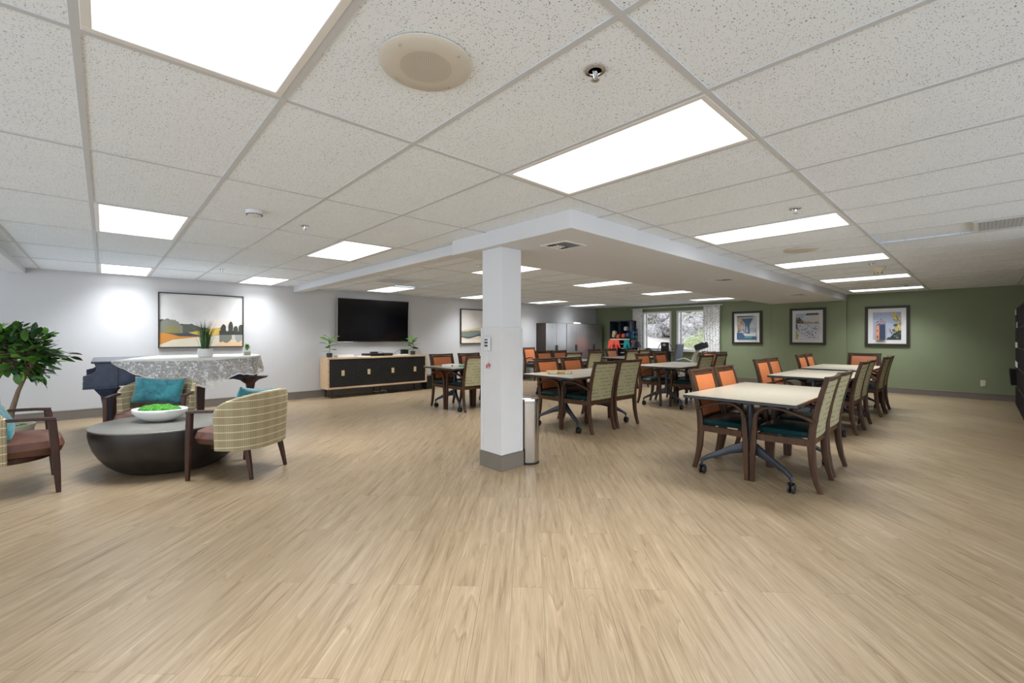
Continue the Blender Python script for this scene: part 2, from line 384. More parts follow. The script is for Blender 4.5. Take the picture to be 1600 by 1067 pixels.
    def mesh(s, name, mats):
        me = bpy.data.meshes.new(name); me.from_pydata(s.v, [], s.f)
        for m in (mats if isinstance(mats, (list, tuple)) else [mats]): me.materials.append(M[m] if isinstance(m, str) else m)
        if any(s.mi): me.polygons.foreach_set('material_index', s.mi)
        me.update(); return me
    def build(s, name, mats, parent=None, smooth=False, loc=(0, 0, 0), rz=0, bevel=0, kind=None):
        me = s.mesh(name, mats); o = bpy.data.objects.new(name, me); COL.objects.link(o)
        o.location = loc; o.rotation_euler = (0, 0, rz)
        if parent: o.parent = parent
        if smooth:
            me.polygons.foreach_set('use_smooth', [True] * len(me.polygons))
            me.set_sharp_from_angle(angle=math.radians(38))
        if bevel:
            b = o.modifiers.new('bevel', 'BEVEL'); b.width = bevel; b.segments = 2; b.limit_method = 'ANGLE'; b.harden_normals = False
        if kind: o['kind'] = kind
        return o

def thing(name, label, cat, loc=(0, 0, 0), rz=0, group=None):
    o = bpy.data.objects.new(name, None); COL.objects.link(o); o.location = loc; o.rotation_euler = (0, 0, rz)
    o.empty_display_size = 0.1
    o['label'] = label; o['category'] = cat
    if group: o['group'] = group
    return o
def tag(o, label, cat, group=None):
    o['label'] = label; o['category'] = cat
    if group: o['group'] = group
    return o
def dup(root, loc, rz, label):
    def cp(o, par):
        c = o.copy(); COL.objects.link(c); c.parent = par
        for ch in kids[o.name]: cp(ch, c)
        return c
    kids = {}
    def walk(o):
        kids[o.name] = list(o.children)
        for ch in kids[o.name]: walk(ch)
    walk(root)
    r = cp(root, None); r.location = loc; r.rotation_euler = (0, 0, rz); r['label'] = label; return r
R45 = math.sqrt(0.5)

# ---------------------------------------------------------------- floor
fl = MB().bb(-3.2, 12.95, -3.2, 9.5, -0.08, -0.004).build('floor', 'plank', kind='structure')
PL, PW = 1.2192, 0.1524
def plank_centers():
    out = []
    for cb in range(-90, 90):
        b = cb * PW
        for ca in range(-8, 18):
            a = 2.185 + PL / 2 + ca * PL + (PL / 2 if cb % 2 else 0)
            out.append((a, b, (a + b) * R45, (a - b) * R45))
    return out
def clip(poly, lims):
    for ax, sgn, lim in lims:
        out = []
        for i in range(len(poly)):
            p, q = poly[i], poly[(i + 1) % len(poly)]
            dp, dq = sgn * (p[ax] - lim), sgn * (q[ax] - lim)
            if dp <= 0: out.append(p)
            if (dp < 0 < dq) or (dq < 0 < dp):
                k = dp / (dp - dq); out.append((p[0] + (q[0] - p[0]) * k, p[1] + (q[1] - p[1]) * k))
        poly = out
        if not poly: return []
    return poly
ch_, sh_ = math.cos(math.radians(47.01)), math.sin(math.radians(47.01))
def in_view(x, y, m=0.0):
    d = x * ch_ + y * sh_; r = x * sh_ - y * ch_
    return d > 1.2 - m and abs(r) < d * 1.17 + 0.5 + m
cent = [c for c in plank_centers() if -3.2 < c[2] < 12.9 and -3.2 < c[3] < 9.5]
vis = sorted([c for c in cent if in_view(c[2], c[3]) and c[2] < 12.2 and c[3] < 8.8], key=lambda c: c[2] ** 2 + c[3] ** 2)[:300]
vs_ = set((c[0], c[1]) for c in vis)
g_ = 0.0004
pm = MB().box((0, 0, -0.003), (PL - g_ * 2, PW - g_ * 2, 0.006)).mesh('plank', 'plank')
for a, b, x, y in vis:
    o = bpy.data.objects.new('plank', pm); COL.objects.link(o); o.parent = fl; o.location = (x, y, 0); o.rotation_euler = (0, 0, math.radians(45))
rest = MB()
for a, b, x, y in cent:
    if (a, b) in vs_: continue
    co = []
    for sa, sb in ((-1, -1), (1, -1), (1, 1), (-1, 1)):
        aa, bb_ = a + sa * (PL / 2 - g_), b + sb * (PW / 2 - g_); co.append(((aa + bb_) * R45, (aa - bb_) * R45))
    co = clip(co, [(0, 1, WX), (1, 1, WY), (0, -1, -3.2), (1, -1, -3.2)])
    if len(co) < 3: continue
    n = len(co); ar = sum(co[i][0] * co[(i + 1) % n][1] - co[(i + 1) % n][0] * co[i][1] for i in range(n))
    if ar < 0: co = co[::-1]
    rest.prism(co, (0, 0, -0.006), (1, 0, 0), (0, 1, 0), (0, 0, 1), 0.006)
rest.build('planks_beyond', 'plank', fl, kind='stuff').name = 'plank_field'

# ---------------------------------------------------------------- walls
HT = 2.55
MB().bb(-3.2, 12.95, WY, WY + 0.15, -0.08, HT).build('wall_left', 'white_wall', kind='structure')
W1 = (6.50, 7.48); W2 = (5.18, 6.33); WZ = (0.83, 2.03)
wf = MB()
X0, X1 = WX, WX + 0.16
wf.bb(X0, X1, -0.95, WY, -0.08, WZ[0]).bb(X0, X1, -0.95, WY, WZ[1], HT)
wf.bb(X0, X1, -0.95, W2[0], WZ[0], WZ[1]).bb(X0, X1, W2[1], W1[0], WZ[0], WZ[1]).bb(X0, X1, W1[1], WY, WZ[0], WZ[1])
wf.build('wall_far', 'green_wall', kind='structure')
MB().bb(WX - 0.07, WX - 0.001, 2.155, 3.72, 0, 2.088).build('trim_4', 'green_wall', kind='structure', bevel=0.012)
MB().bb(6.5, 12.95, -0.95, -0.80, -0.08, HT).build('wall_right', 'white_wall', kind='structure')
def baseboard(name, p0, p1, nrm, h=0.15):
    o = MB(); p0, p1, nn = Vector(p0), Vector(p1), Vector(nrm)
    prof = [(0, 0), (0.016, 0), (0.012, 0.012), (0.010, h - 0.02), (0.013, h - 0.015), (0.012, h - 0.006), (0.004, h), (0, h)]
    d = p1 - p0
    pts = [p0 + nn * a + Vector((0, 0, b)) for a, b in prof] + [p1 + nn * a + Vector((0, 0, b)) for a, b in prof]
    N = len(prof); fs = [(k, k + N, (k + 1) % N + N, (k + 1) % N) for k in range(N)] + [tuple(range(N)), tuple(range(2 * N - 1, N - 1, -1))]
    o.add(pts, fs)
    return o.build(name, 'baseboard', kind='structure')
baseboard('baseboard_left', (-3.2, WY, 0), (WX, WY, 0), (0, -1, 0))
baseboard('baseboard_far', (WX, -0.8, 0), (WX, 2.15, 0), (-1, 0, 0), 0.13)
baseboard('baseboard_far', (WX - 0.07, 2.15, 0), (WX - 0.07, 3.725, 0), (-1, 0, 0), 0.13)
baseboard('baseboard_far', (WX, 3.725, 0), (WX, WY, 0), (-1, 0, 0), 0.13)

# windows
def window(name, y0, y1):
    z0, z1 = WZ; f = MB(); t = 0.05; xa, xb = WX - 0.012, WX + 0.10
    f.bb(xa, xb, y0, y0 + t, z0, z1).bb(xa, xb, y1 - t, y1, z0, z1).bb(xa, xb, y0 + t, y1 - t, z0, z0 + t).bb(xa, xb, y0 + t, y1 - t, z1 - t, z1)
    o = f.build(name, 'win_white', kind='structure', bevel=0.004)
    MB().bb(WX - 0.10, WX - 0.013, y0 - 0.06, y1 + 0.06, z0 - 0.035, z0 - 0.002).build('window_sill', 'win_white', o, bevel=0.004)
    MB().bb(WX + 0.06, WX + 0.064, y0 + t, y1 - t, z0 + t, z1 - t).build('pane', 'glass', o)
    s = MB()
    s.bb(WX + 0.055, WX + 0.07, y0 + t, y1 - t, z1 - 0.38, z1 - 0.37).bb(WX + 0.055, WX + 0.07, y0 + t, y1 - t, z1 - 0.30, z1 - 0.293)
    s.build('glazing_bar', 'win_white', o)
    MB().bb(WX + 0.02, WX + 0.055, y1 - t - 0.10, y1 - t - 0.055, z0 + t, z1 - t).build('sash', 'win_white', o, bevel=0.003)
    return o
window('window_1', *W1); window('window_2', *W2)

# outdoors
def hill(x, y):
    k = min(1.4, (x - WX) / 12); return -0.25 + .72 * k + .22 * (max(-2, min(22, y)) - 10.8) * k
hv = MB(); N = 26; vs = []; fs = []
for i in range(N):
    for j in range(N):
        x = WX + 0.8 + i * 1.1; y = -14 + j * 2.2
        z = hill(x, y) + 0.04 * math.sin(x * 1.3 + y)
        vs.append((x, y, z))
for i in range(N - 1):
    for j in range(N - 1): fs.append((i * N + j, (i + 1) * N + j, (i + 1) * N + j + 1, i * N + j + 1))
hv.add(vs, fs); hv.build('hillside', 'dirt', smooth=True, kind='structure')
sb = MB(); r2 = random.Random(3)
for k in range(1100):
    x = WX + r2.uniform(12.5, 19); y = r2.uniform(-6, 26)
    zb = hill(x, y)
    s_ = r2.uniform(0.35, 0.95); c = Vector((x, y, zb + r2.uniform(0, 1) * (x - WX - 11.5) * 0.8))
    vs = []; n = 7
    for i in range(5):
        ph = math.pi * i / 4
        for q in range(n):
            a = 2 * math.pi * q / n; rr = s_ * r2.uniform(0.6, 1.25)
            vs.append(c + Vector((math.sin(ph) * math.cos(a) * rr, math.sin(ph) * math.sin(a) * rr, math.cos(ph) * rr * 0.8)))
    sb.add(vs, [(i * n + q, (i + 1) * n + q, (i + 1) * n + (q + 1) % n, i * n + (q + 1) % n) for i in range(4) for q in range(n)])
o = sb.build('hillside_scrub', 'scrub', kind='stuff'); tag(o, 'dry grey and green scrub covering the slope outside the windows', 'shrubs')

# ---------------------------------------------------------------- ceiling
SO = (2.63, WX, 2.155, 3.73, 2.088)      # soffit x0 x1 y0 y1 zbottom
BM = (2.755, 2.935)                       # narrow beam x-range
HB = (-1.0, -0.82)                        # header far left
ce = MB().bb(-3.2, 12.95, -3.2, 9.5, CZ + 0.022, CZ + 0.08).build('ceiling', 'tile', kind='structure')
MB().bb(SO[0], SO[1] - 0.002, SO[2], SO[3], SO[4], CZ + 0.02).build('trim_1', 'trim_white', kind='structure', bevel=0.006)
MB().bb(BM[0], BM[1], SO[3], WY - 0.001, 2.135, CZ + 0.02).build('trim_2', 'trim_white', kind='structure', bevel=0.005)
MB().bb(HB[0], HB[1], 2.0, WY - 0.001, 2.152, CZ + 0.02).build('trim_3', 'trim_white', kind='structure', bevel=0.004)

LW = 0.6096
lightsA = [(0, 0.749), (0, 4.406), (0, 8.064), (3, 4.406), (3, 8.064)]
lightsD = [(i, 0.749) for i in (3, 7, 11, 15, 19)]
XC0, YC0 = 4.075 - 2 * T, 4.165
YC_ = YC0 - 0.0
lightsC = [(2, 0), (6, 0), (10, 0), (14 - 0, 0), (2, 3), (6, 3), (10, 3), (13, 3)]
tile_cache = {}
def ftile(x0, x1, y0, y1):
    if x1 - x0 < 0.03 or y1 - y0 < 0.03: return
    if not in_view((x0 + x1) / 2, (y0 + y1) / 2, 0.9): return
    k = (round(x1 - x0, 3), round(y1 - y0, 3))
    if k not in tile_cache: tile_cache[k] = MB().box((0, 0, 0.009), (k[0] - 0.003, k[1] - 0.003, 0.018)).mesh('tile', 'tile')
    o = bpy.data.objects.new('tile', tile_cache[k]); COL.objects.link(o); o.parent = ce
    o.location = ((x0 + x1) / 2, (y0 + y1) / 2, CZ + 0.003 + rnd.uniform(-0.0008, 0.0012))
def section(gx, gy, x0, x1, y0, y1, holes):
    i0 = math.floor((x0 - gx) / T + 0.001); i1 = math.ceil((x1 - gx) / T - 0.001)
    j0 = math.floor((y0 - gy) / (2 * T) + 0.001); j1 = math.ceil((y1 - gy) / (2 * T) - 0.001)
    for i in range(i0, i1):
        for j in range(j0, j1):
            if (i, j) in holes: continue
            ftile(max(x0, gx + i * T), min(x1, gx + (i + 1) * T), max(y0, gy + j * 2 * T), min(y1, gy + (j + 1) * 2 * T))
    for i in range(i0, i1 + 1):
        x = gx + i * T
        if x < x0 - 0.01 or x > x1 + 0.01: continue
        if not any(in_view(x, y0 + (y1 - y0) * q / 12, 0.5) for q in range(13)): continue
        MB().bb(x - 0.012, x + 0.012, y0, y1, CZ - 0.001, CZ + 0.006).build('grid_bar', 'grid', ce)
    for j in range(j0, j1 + 1):
        y = gy + j * 2 * T
        if y < y0 - 0.01 or y > y1 + 0.01: continue
        if not any(in_view(x0 + (x1 - x0) * q / 12, y, 0.5) for q in range(13)): continue
        MB().bb(x0, x1, y - 0.012, y + 0.012, CZ - 0.0015, CZ + 0.0055).build('grid_bar', 'grid', ce)
hA = {(0, -1), (0, 2), (0, 5), (3, 2), (3, 5), (3, -1)}
section(GX, GY, HB[1], SO[0], -0.47, WY, hA)
hD = {(7, -1), (11, -1), (15, -1), (19, -1), (9, -2)}
section(GX, GY, SO[0], WX, -1.0, SO[2], hD | {(3, -1)})
hC = {(i, j) for i, j in lightsC} | {(2, 2)}
section(XC0, YC0, BM[1], WX, SO[3], WY, hC | {(2, 2)} - {(2, 2)})

fr = MB(); a, b = LW / 2 - 0.012, LW - 0.012
for x0, x1, y0, y1 in ((-a, a, -b, -b + 0.028), (-a, a, b - 0.028, b), (-a, -a + 0.028, -b + 0.028, b - 0.028), (a - 0.028, a, -b + 0.028, b - 0.028)):
    fr.bb(x0, x1, y0, y1, -0.002, 0.017)
GL = 'recessed ceiling light panels'
lt = thing('ceiling_light', '', 'ceiling light', group=GL)
ld = bpy.data.lights.new('troffer_tubes', 'AREA'); ld.shape = 'RECTANGLE'; ld.size = LW - 0.09; ld.size_y = 2 * LW - 0.34
ld.energy = TUBE_WATTS; ld.color = (0.94, 0.98, 1.03); ld.spread = math.radians(118)
lo = bpy.data.objects.new('tubes', ld); COL.objects.link(lo); lo.parent = lt; lo.location = (0, 0, 0.002)
fr.build('frame', 'fixture', lt, bevel=0.003)
MB().bb(-a + 0.028, a - 0.028, -b + 0.028, b - 0.028, 0.004, 0.010).build('diffuser', 'lens', lt)
def rowA(i): return GX + (i + 0.5) * T
LL = [(rowA(0), 1.3585, 'large lit ceiling panel cut by the top left edge of the photo'),
      (rowA(0), 5.0155, 'lit ceiling panel left of the round smoke detector'),
      (rowA(0), 8.67, 'lit ceiling panel tight to the white wall above the potted tree side'),
      (rowA(3), 5.0155, 'lit ceiling panel between the small sprinkler and the narrow beam'),
      (rowA(3), 8.67, 'lit ceiling panel at the wall above the right end of the landscape painting'),
      (rowA(3), 1.3585, 'largest fully visible lit ceiling panel, right of the round beige speaker'),
      (rowA(7), 1.3585, 'lit ceiling panel beside the sprinkler on the right, second in the right row'),
      (rowA(11), 1.3585, 'third lit panel in the right row, just beyond the flat ceiling speaker disc'),
      (rowA(15), 1.3585, 'fourth lit panel in the right row, behind the yellowed detector'),
      (rowA(19), 1.3585, 'last lit panel of the right row, against the green wall')]
nm = {(2, 0): 'lit ceiling panel just beyond the soffit, partly hidden by the white column',
      (6, 0): 'lit ceiling panel over the middle tables, beyond the soffit',
      (10, 0): 'lit ceiling panel beyond the soffit in front of the windows',
      (14, 0): 'farthest lit panel beyond the soffit, nearest the window curtains',
      (2, 3): 'lit ceiling panel above the wall television, beside the dark return grille',
      (6, 3): 'lit ceiling panel above the second painting, left of the white column',
      (10, 3): 'lit ceiling panel above the left end of the tall dark cabinets',
      (13, 3): 'lit ceiling panel above the right end of the tall dark cabinets'}
for (i, j) in lightsC: LL.append((XC0 + (i + 0.5) * T, YC0 + (j * 2 + 1) * T, nm[(i, j)]))
for k, (x, y, lab) in enumerate(LL):
    if k == 0: lt.location = (x, y, CZ - 0.001); lt['label'] = lab
    else: dup(lt, (x, y, CZ - 0.001), 0, lab)

# column
col = MB().bb(2.70, 2.955, 3.04, 3.32, 0, SO[4]).build('column', 'trim_white', kind='structure', bevel=0.004)
g = MB()
for x0, x1, y0, y1 in ((2.69, 2.70, 3.03, 3.33), (2.955, 2.965, 3.03, 3.33), (2.70, 2.955, 3.03, 3.04), (2.70, 2.955, 3.32, 3.33)):
    g.bb(x0, x1, y0, y1, 0.14, 1.335)
g.build('guard_panel', 'white_plastic', col, bevel=0.002)
g = MB()
for sx, x in ((-1, 2.69), (1, 2.965)):
    for sy, y in ((-1, 3.03), (1, 3.33)):
        g.bb(min(x, x + sx * 0.003), max(x, x + sx * 0.003), min(y, y - sy * 0.035), max(y, y - sy * 0.035), 0.15, 1.33)
        g.bb(min(x, x - sx * 0.035), max(x, x - sx * 0.035), min(y, y + sy * 0.003), max(y, y + sy * 0.003), 0.15, 1.33)
g.build('corner_guard', 'white_plastic', col)
g = MB().bb(2.681, 2.974, 3.021, 3.339, 0, 0.138).bb(2.685, 2.970, 3.025, 3.335, 0.138, 0.15)
o = g.build('baseboard', 'baseboard', col, bevel=0.003); 

# ceiling devices
def disc(name, label, cat, x, y, r, mat, h=0.012, z=CZ, perf=True, grp=None):
    t = thing(name, label, cat, (x, y, z), group=grp)
    MB().lathe([(r * 0.55, -h), (r * 0.93, -h), (r, -h * 0.3), (r, 0.001)], n=48).build('rim', mat, t, smooth=True)
    if perf:
        p = MB(); n_ = 0
        for ring in range(1, 15):
            rr = r * 0.54 * ring / 14; c = max(6, int(ring * 6))
            for k in range(c):
                a_ = 2 * math.pi * k / c; q = 0.0015
                p.add([(rr * math.cos(a_) + q * math.cos(b_), rr * math.sin(a_) + q * math.sin(b_), -h - 0.0006) for b_ in (0, -1.57, -3.14, -4.71)], [(0, 1, 2, 3)])
        o = p.build('grille_hole', 'dark_gap', t); o['kind'] = 'stuff'
        for k in range(4):
            a_ = math.radians(20 + 90 * k); MB().lathe([(0.004, -h - 0.002), (0.004, -h)], (r * 0.85 * math.cos(a_), r * 0.85 * math.sin(a_), 0), n=8).build('screw', 'chrome', t)
    return t
GS = 'round ceiling speakers'
disc('ceiling_speaker', 'large beige round ceiling speaker with perforated centre near the top of the photo', 'speaker', 0.849, 1.364, 0.165, 'speaker_beige', grp=GS)
disc('ceiling_speaker', 'flat round ceiling speaker between the second and third right panels', 'speaker', 5.75, 1.39, 0.17, 'speaker_beige', grp=GS, perf=False)
disc('ceiling_speaker', 'faint far ceiling speaker disc near the last two right panels', 'speaker', 10.07, 1.41, 0.2, 'fixture', grp=GS, perf=False)
def sprinkler(x, y, lab, big=False):
    t = thing('sprinkler', lab, 'sprinkler', (x, y, CZ), group='fire sprinklers in the ceiling')
    r = 0.038
    MB().lathe([(r * 0.62, 0.0), (r * 0.66, -0.004), (r, -0.003), (r, 0.002)], n=20).build('escutcheon', 'chrome', t, smooth=True)
    b_ = MB().lathe([(r * 0.62, -0.001), (0.0001, -0.001)], n=16); b_.build('recess', 'dark_gap', t)
    MB().lathe([(0.009, 0), (0.009, -0.012), (0.005, -0.02), (0.005, -0.032)], n=10).tube([(0.012, 0, -0.006), (0.012, 0, -0.02), (0.003, 0, -0.034)], 0.0025, 6).tube([(-0.012, 0, -0.006), (-0.012, 0, -0.02), (-0.003, 0, -0.034)], 0.0025, 6).build('frame', 'chrome', t, smooth=True)
    d_ = MB()
    for k in range(10):
        a_ = 2 * math.pi * k / 10; d_.beam((0, 0, -0.036), (0.016 * math.cos(a_), 0.016 * math.sin(a_), -0.036), 0.005, 0.0015)
    d_.lathe([(0.008, -0.035), (0.008, -0.038)], n=10).build('deflector', 'chrome', t)
sprinkler(1.323, 0.97, 'chrome sprinkler nearest the camera, between the beige speaker and large panel')
sprinkler(1.30, 4.088, 'chrome sprinkler right of the white smoke detector')
sprinkler(3.875, 0.972, 'chrome sprinkler above the second right light panel')
sprinkler(7.55, 1.01, 'small sprinkler next to the yellowed detector')
sprinkler(11.15, 0.98, 'tiny far sprinkler near the last right light panel')
sprinkler(1.26, 7.56, 'small sprinkler above the landscape painting')
sprinkler(7.73, 4.88, 'small sprinkler beyond the soffit beside the middle light panel')
sprinkler(3.75, 4.69, 'small sprinkler just left of the top of the column')
t = thing('smoke_detector', 'white round smoke detector on the left ceiling', 'smoke detector', (0.86, 3.87, CZ))
MB().lathe([(0.0001, -0.042), (0.035, -0.042), (0.05, -0.034), (0.056, -0.028)], n=28).lathe([(0.0575, -0.026), (0.062, -0.012), (0.066, 0)], n=28).build('housing', 'white_plastic', t, smooth=True)
v = MB()
for k in range(20):
    a_ = 2 * math.pi * k / 20; v.box((0.0535 * math.cos(a_), 0.0535 * math.sin(a_), -0.0315), (0.006, 0.006, 0.006), a_)
v.build('vent_slot', 'dark_gap', t)
t = thing('smoke_detector', 'yellowed plastic detector hanging under the right ceiling row', 'smoke detector', (8.04, 1.0, CZ))
MB().lathe([(0.0001, -0.095), (0.045, -0.095), (0.048, -0.055), (0.075, -0.035), (0.085, 0)], n=24).build('housing', 'ivory', t, smooth=True)
v = MB()
for k in range(6):
    a_ = 2 * math.pi * k / 6; v.box((0.0465 * math.cos(a_), 0.0465 * math.sin(a_), -0.078), (0.006, 0.018, 0.02), a_)
v.build('vent_slot', plain('brown_slot', (0.25, 0.2, 0.1)), t)
def vent(x, y, z, s, lab, dark=0.5):
    t = thing('air_vent', lab, 'air vent', (x, y, z), group='square ceiling air vents')
    f = MB(); h = s / 2; w_ = 0.03
    for q in ((-h, h, -h, -h + w_), (-h, h, h - w_, h), (-h, -h + w_, -h + w_, h - w_), (h - w_, h, -h + w_, h - w_)): f.bb(*q, -0.006, 0.004)
    f.build('frame', 'fixture', t, bevel=0.002)
    MB().bb(-h + w_, h - w_, -h + w_, h - w_, -0.001, 0.003).build('duct', 'dark_gap', t)
    n = 7
    for k in range(n):
        yy = -h + w_ + (s - 2 * w_) * (k + 0.5) / n
        m_ = Matrix.Rotation(math.radians(40 if k < n / 2 else -40), 3, 'X')
        MB().box((0, yy, -0.002), (s - 2 * w_ if k < 4 else (s - 2 * w_) * 0.5, 0.016, 0.0015), M_=m_).build('louver', 'fixture', t)
vent(3.088, 2.62, 2.088, 0.30, 'square white air vent under the soffit next to the column')
vent(6.70, 2.60, 2.088, 0.30, 'middle white air vent under the soffit')
vent(10.13, 2.52, 2.088, 0.30, 'farthest air vent under the soffit near the green wall')
def grille(x0, x1, y0, y1, lab, nh=18):
    t = thing('return_grille', lab, 'air vent', ((x0 + x1) / 2, (y0 + y1) / 2, CZ)); hx, hy = (x1 - x0) / 2, (y1 - y0) / 2
    f = MB()
    for q in ((-hx, hx, -hy, -hy + .03), (-hx, hx, hy - .03, hy), (-hx, -hx + .03, -hy + .03, hy - .03), (hx - .03, hx, -hy + .03, hy - .03)): f.bb(*q, -0.006, 0.002)
    f.build('frame', 'fixture', t)
    MB().bb(-hx + .03, hx - .03, -hy + .03, hy - .03, -0.001, 0.001).build('duct', 'dark_gap', t)
    s_ = MB()
    for k in range(nh): s_.bb(-hx + .03, hx - .03, -hy + .03 + (2 * hy - .06) * k / nh, -hy + .034 + (2 * hy - .06) * k / nh, -0.004, -0.001)
    for k in range(nh): s_.bb(-hx + .03 + (2 * hx - .06) * k / nh, -hx + .034 + (2 * hx - .06) * k / nh, -hy + .03, hy - .03, -0.0035, -0.0015)
    s_.build('grille_mesh', 'fixture', t)['kind'] = 'stuff'
grille(3.50, 4.07, 6.75, 7.32, 'dark square return grille above the television wall')
grille(5.45, 5.98, -0.44, 0.05, 'metal return grille at the right edge of the photo')

# ---------------------------------------------------------------- dining chair
def make_chair():
    t = thing('dining_chair', '', 'chair', group='wooden armchairs around the game tables')
    post = [(-.222, 0), (-.192, .1), (-.170, .22), (-.160, .36), (-.168, .50), (-.198, .66), (-.232, .80), (-.268, .925)]
    for sx in (-1, 1):
        MB().sweep([(sx * .237, y, z) for y, z in post], [(.034, .036), (.036, .042), (.038, .05), (.038, .055), (.038, .05), (.036, .042), (.034, .036), (.032, .032)]).build('rear_leg', 'chair_wood', t, smooth=True)
        MB().sweep([(sx * .283, y, z) for y, z in ((.262, 0), (.259, .15), (.252, .32), (.243, .46))], [(.036, .036), (.038, .04), (.04, .045), (.04, .042)]).build('front_leg', 'chair_wood', t, smooth=True)
        ap = [(.243, .455), (.240, .52), (.231, .575), (.208, .615), (.168, .642), (.115, .654), (.03, .645), (-.05, .622), (-.12, .596), (-.185, .567)]
        MB().sweep([(sx * (.283 - .004 * max(0, k - 4)), y, z) for k, (y, z) in enumerate(ap)], [(.04, .04), (.04, .036), (.042, .032), (.044, .028), (.046, .026), (.046, .024), (.044, .024), (.042, .024), (.038, .024), (.034, .024)]).build('arm', 'chair_wood', t, smooth=True)
    r = MB().beam((-.268, .218, .392), (.268, .218, .392), .024, .055).beam((-.25, -.155, .392), (.25, -.155, .392), .024, .055)
    r.beam((-.243, -.16, .392), (-.278, .22, .392), .024, .055).beam((.243, -.16, .392), (.278, .22, .392), .024, .055)
    r.build('seat_frame', 'chair_wood', t)
    MB().cushion((0, .035, .450), (.525, .430, .066), 0.018, 8, 6).build('seat', 'teal_seat', t, smooth=True)
    def P(z):  # post centreline y at height z
        for (y0, z0), (y1, z1) in zip(post, post[1:]):
            if z0 <= z <= z1: return y0 + (y1 - y0) * (z - z0) / (z1 - z0)
        return post[-1][0]
    def panel(x, z0, z1, off0, off1, bow=0.0, n=6, m=4):
        b_ = MB(); vs = []; 
        for i in range(n + 1):
            z = z0 + (z1 - z0) * i / n
            for j in range(m + 1):
                xx = -x + 2 * x * j / m; bo = bow * (1 - (xx / x) ** 2) 
                vs.append((xx, P(z) + off0 - bo, z))
        k = len(vs)
        for i in range(n + 1):
            z = z0 + (z1 - z0) * i / n; e_ = min(1, 4 * min(i, n - i) / n)
            for j in range(m + 1):
                xx = -x + 2 * x * j / m; ee = min(1, 2 * min(j, m - j) / m * 1.6)
                bo = bow * (1 - (xx / x) ** 2)
                vs.append((xx, P(z) + off0 + (off1 - off0) * (0.55 + 0.45 * e_ * ee) - bo, z))
        fs = []; w_ = m + 1
        for i in range(n):
            for j in range(m):
                a_ = i * w_ + j; fs.append((a_, a_ + 1, a_ + 1 + w_, a_ + w_)); c_ = a_ + k; fs.append((c_, c_ + w_, c_ + 1 + w_, c_ + 1))
        for j in range(m):
            fs.append((j, j + k, j + 1 + k, j + 1)); q = n * w_ + j; fs.append((q, q + 1, q + 1 + k, q + k))
        for i in range(n):
            a_ = i * w_; fs.append((a_, a_ + w_, a_ + w_ + k, a_ + k)); q = i * w_ + m; fs.append((q, q + k, q + w_ + k, q + w_))
        if off1 < off0: fs = [f[::-1] for f in fs]
        b_.add(vs, fs); return b_
    panel(.188, .50, .872, .004, .028, .012).build('backrest', 'orange', t, smooth=True)
    panel(.219, .425, .893, .003, -.022, .010).build('back_panel', 'weave', t, smooth=True)
    fb = MB()
    for sx in (-1, 1): fb.sweep([(sx * .204, P(z) + .006 - .003, z) for z in (.47, .6, .75, .893)], (.03, .022))
    fb.beam((-.21, P(.884) - .0, .884), (.21, P(.884) - .0, .884), .022, .026).beam((-.21, P(.485), .485), (.21, P(.485), .485), .022, .03)
    fb.build('back_frame', 'chair_wood', t)
    MB().sweep([(-.255, -.266, .918), (-.12, -.278, .914), (0, -.282, .912), (.12, -.278, .914), (.255, -.266, .918)], (.034, .028), side=(0, 1, 0)).build('top_rail', 'chair_wood', t, smooth=True)
    return t
TB = [ # name, cx, cy, label
 ('A', 4.56, 1.39, 'beige game table nearest the camera on the right'),
 ('B', 7.28, 1.53, 'second beige game table on the right, behind the nearest one'),
 ('C', 9.18, 1.60, 'third beige game table on the right, nearest the green wall'),
 ('D', 7.78, 3.86, 'pale table in front of the windows, left of the front right table'),
 ('E', 5.02, 3.90, 'pale table with brown game box, right of the white column'),
 ('F', 4.86, 6.25, 'pale table with puzzle boxes between the media console and column'),
 ('G', 7.38, 6.17, 'table behind the one holding the brown game box'),
 ('H', 9.70, 6.10, 'farthest pale table, in front of the clothes locker')]
fac = {'+': math.pi, '-': 0.0}   # '+' side chairs sit at higher y and face -y
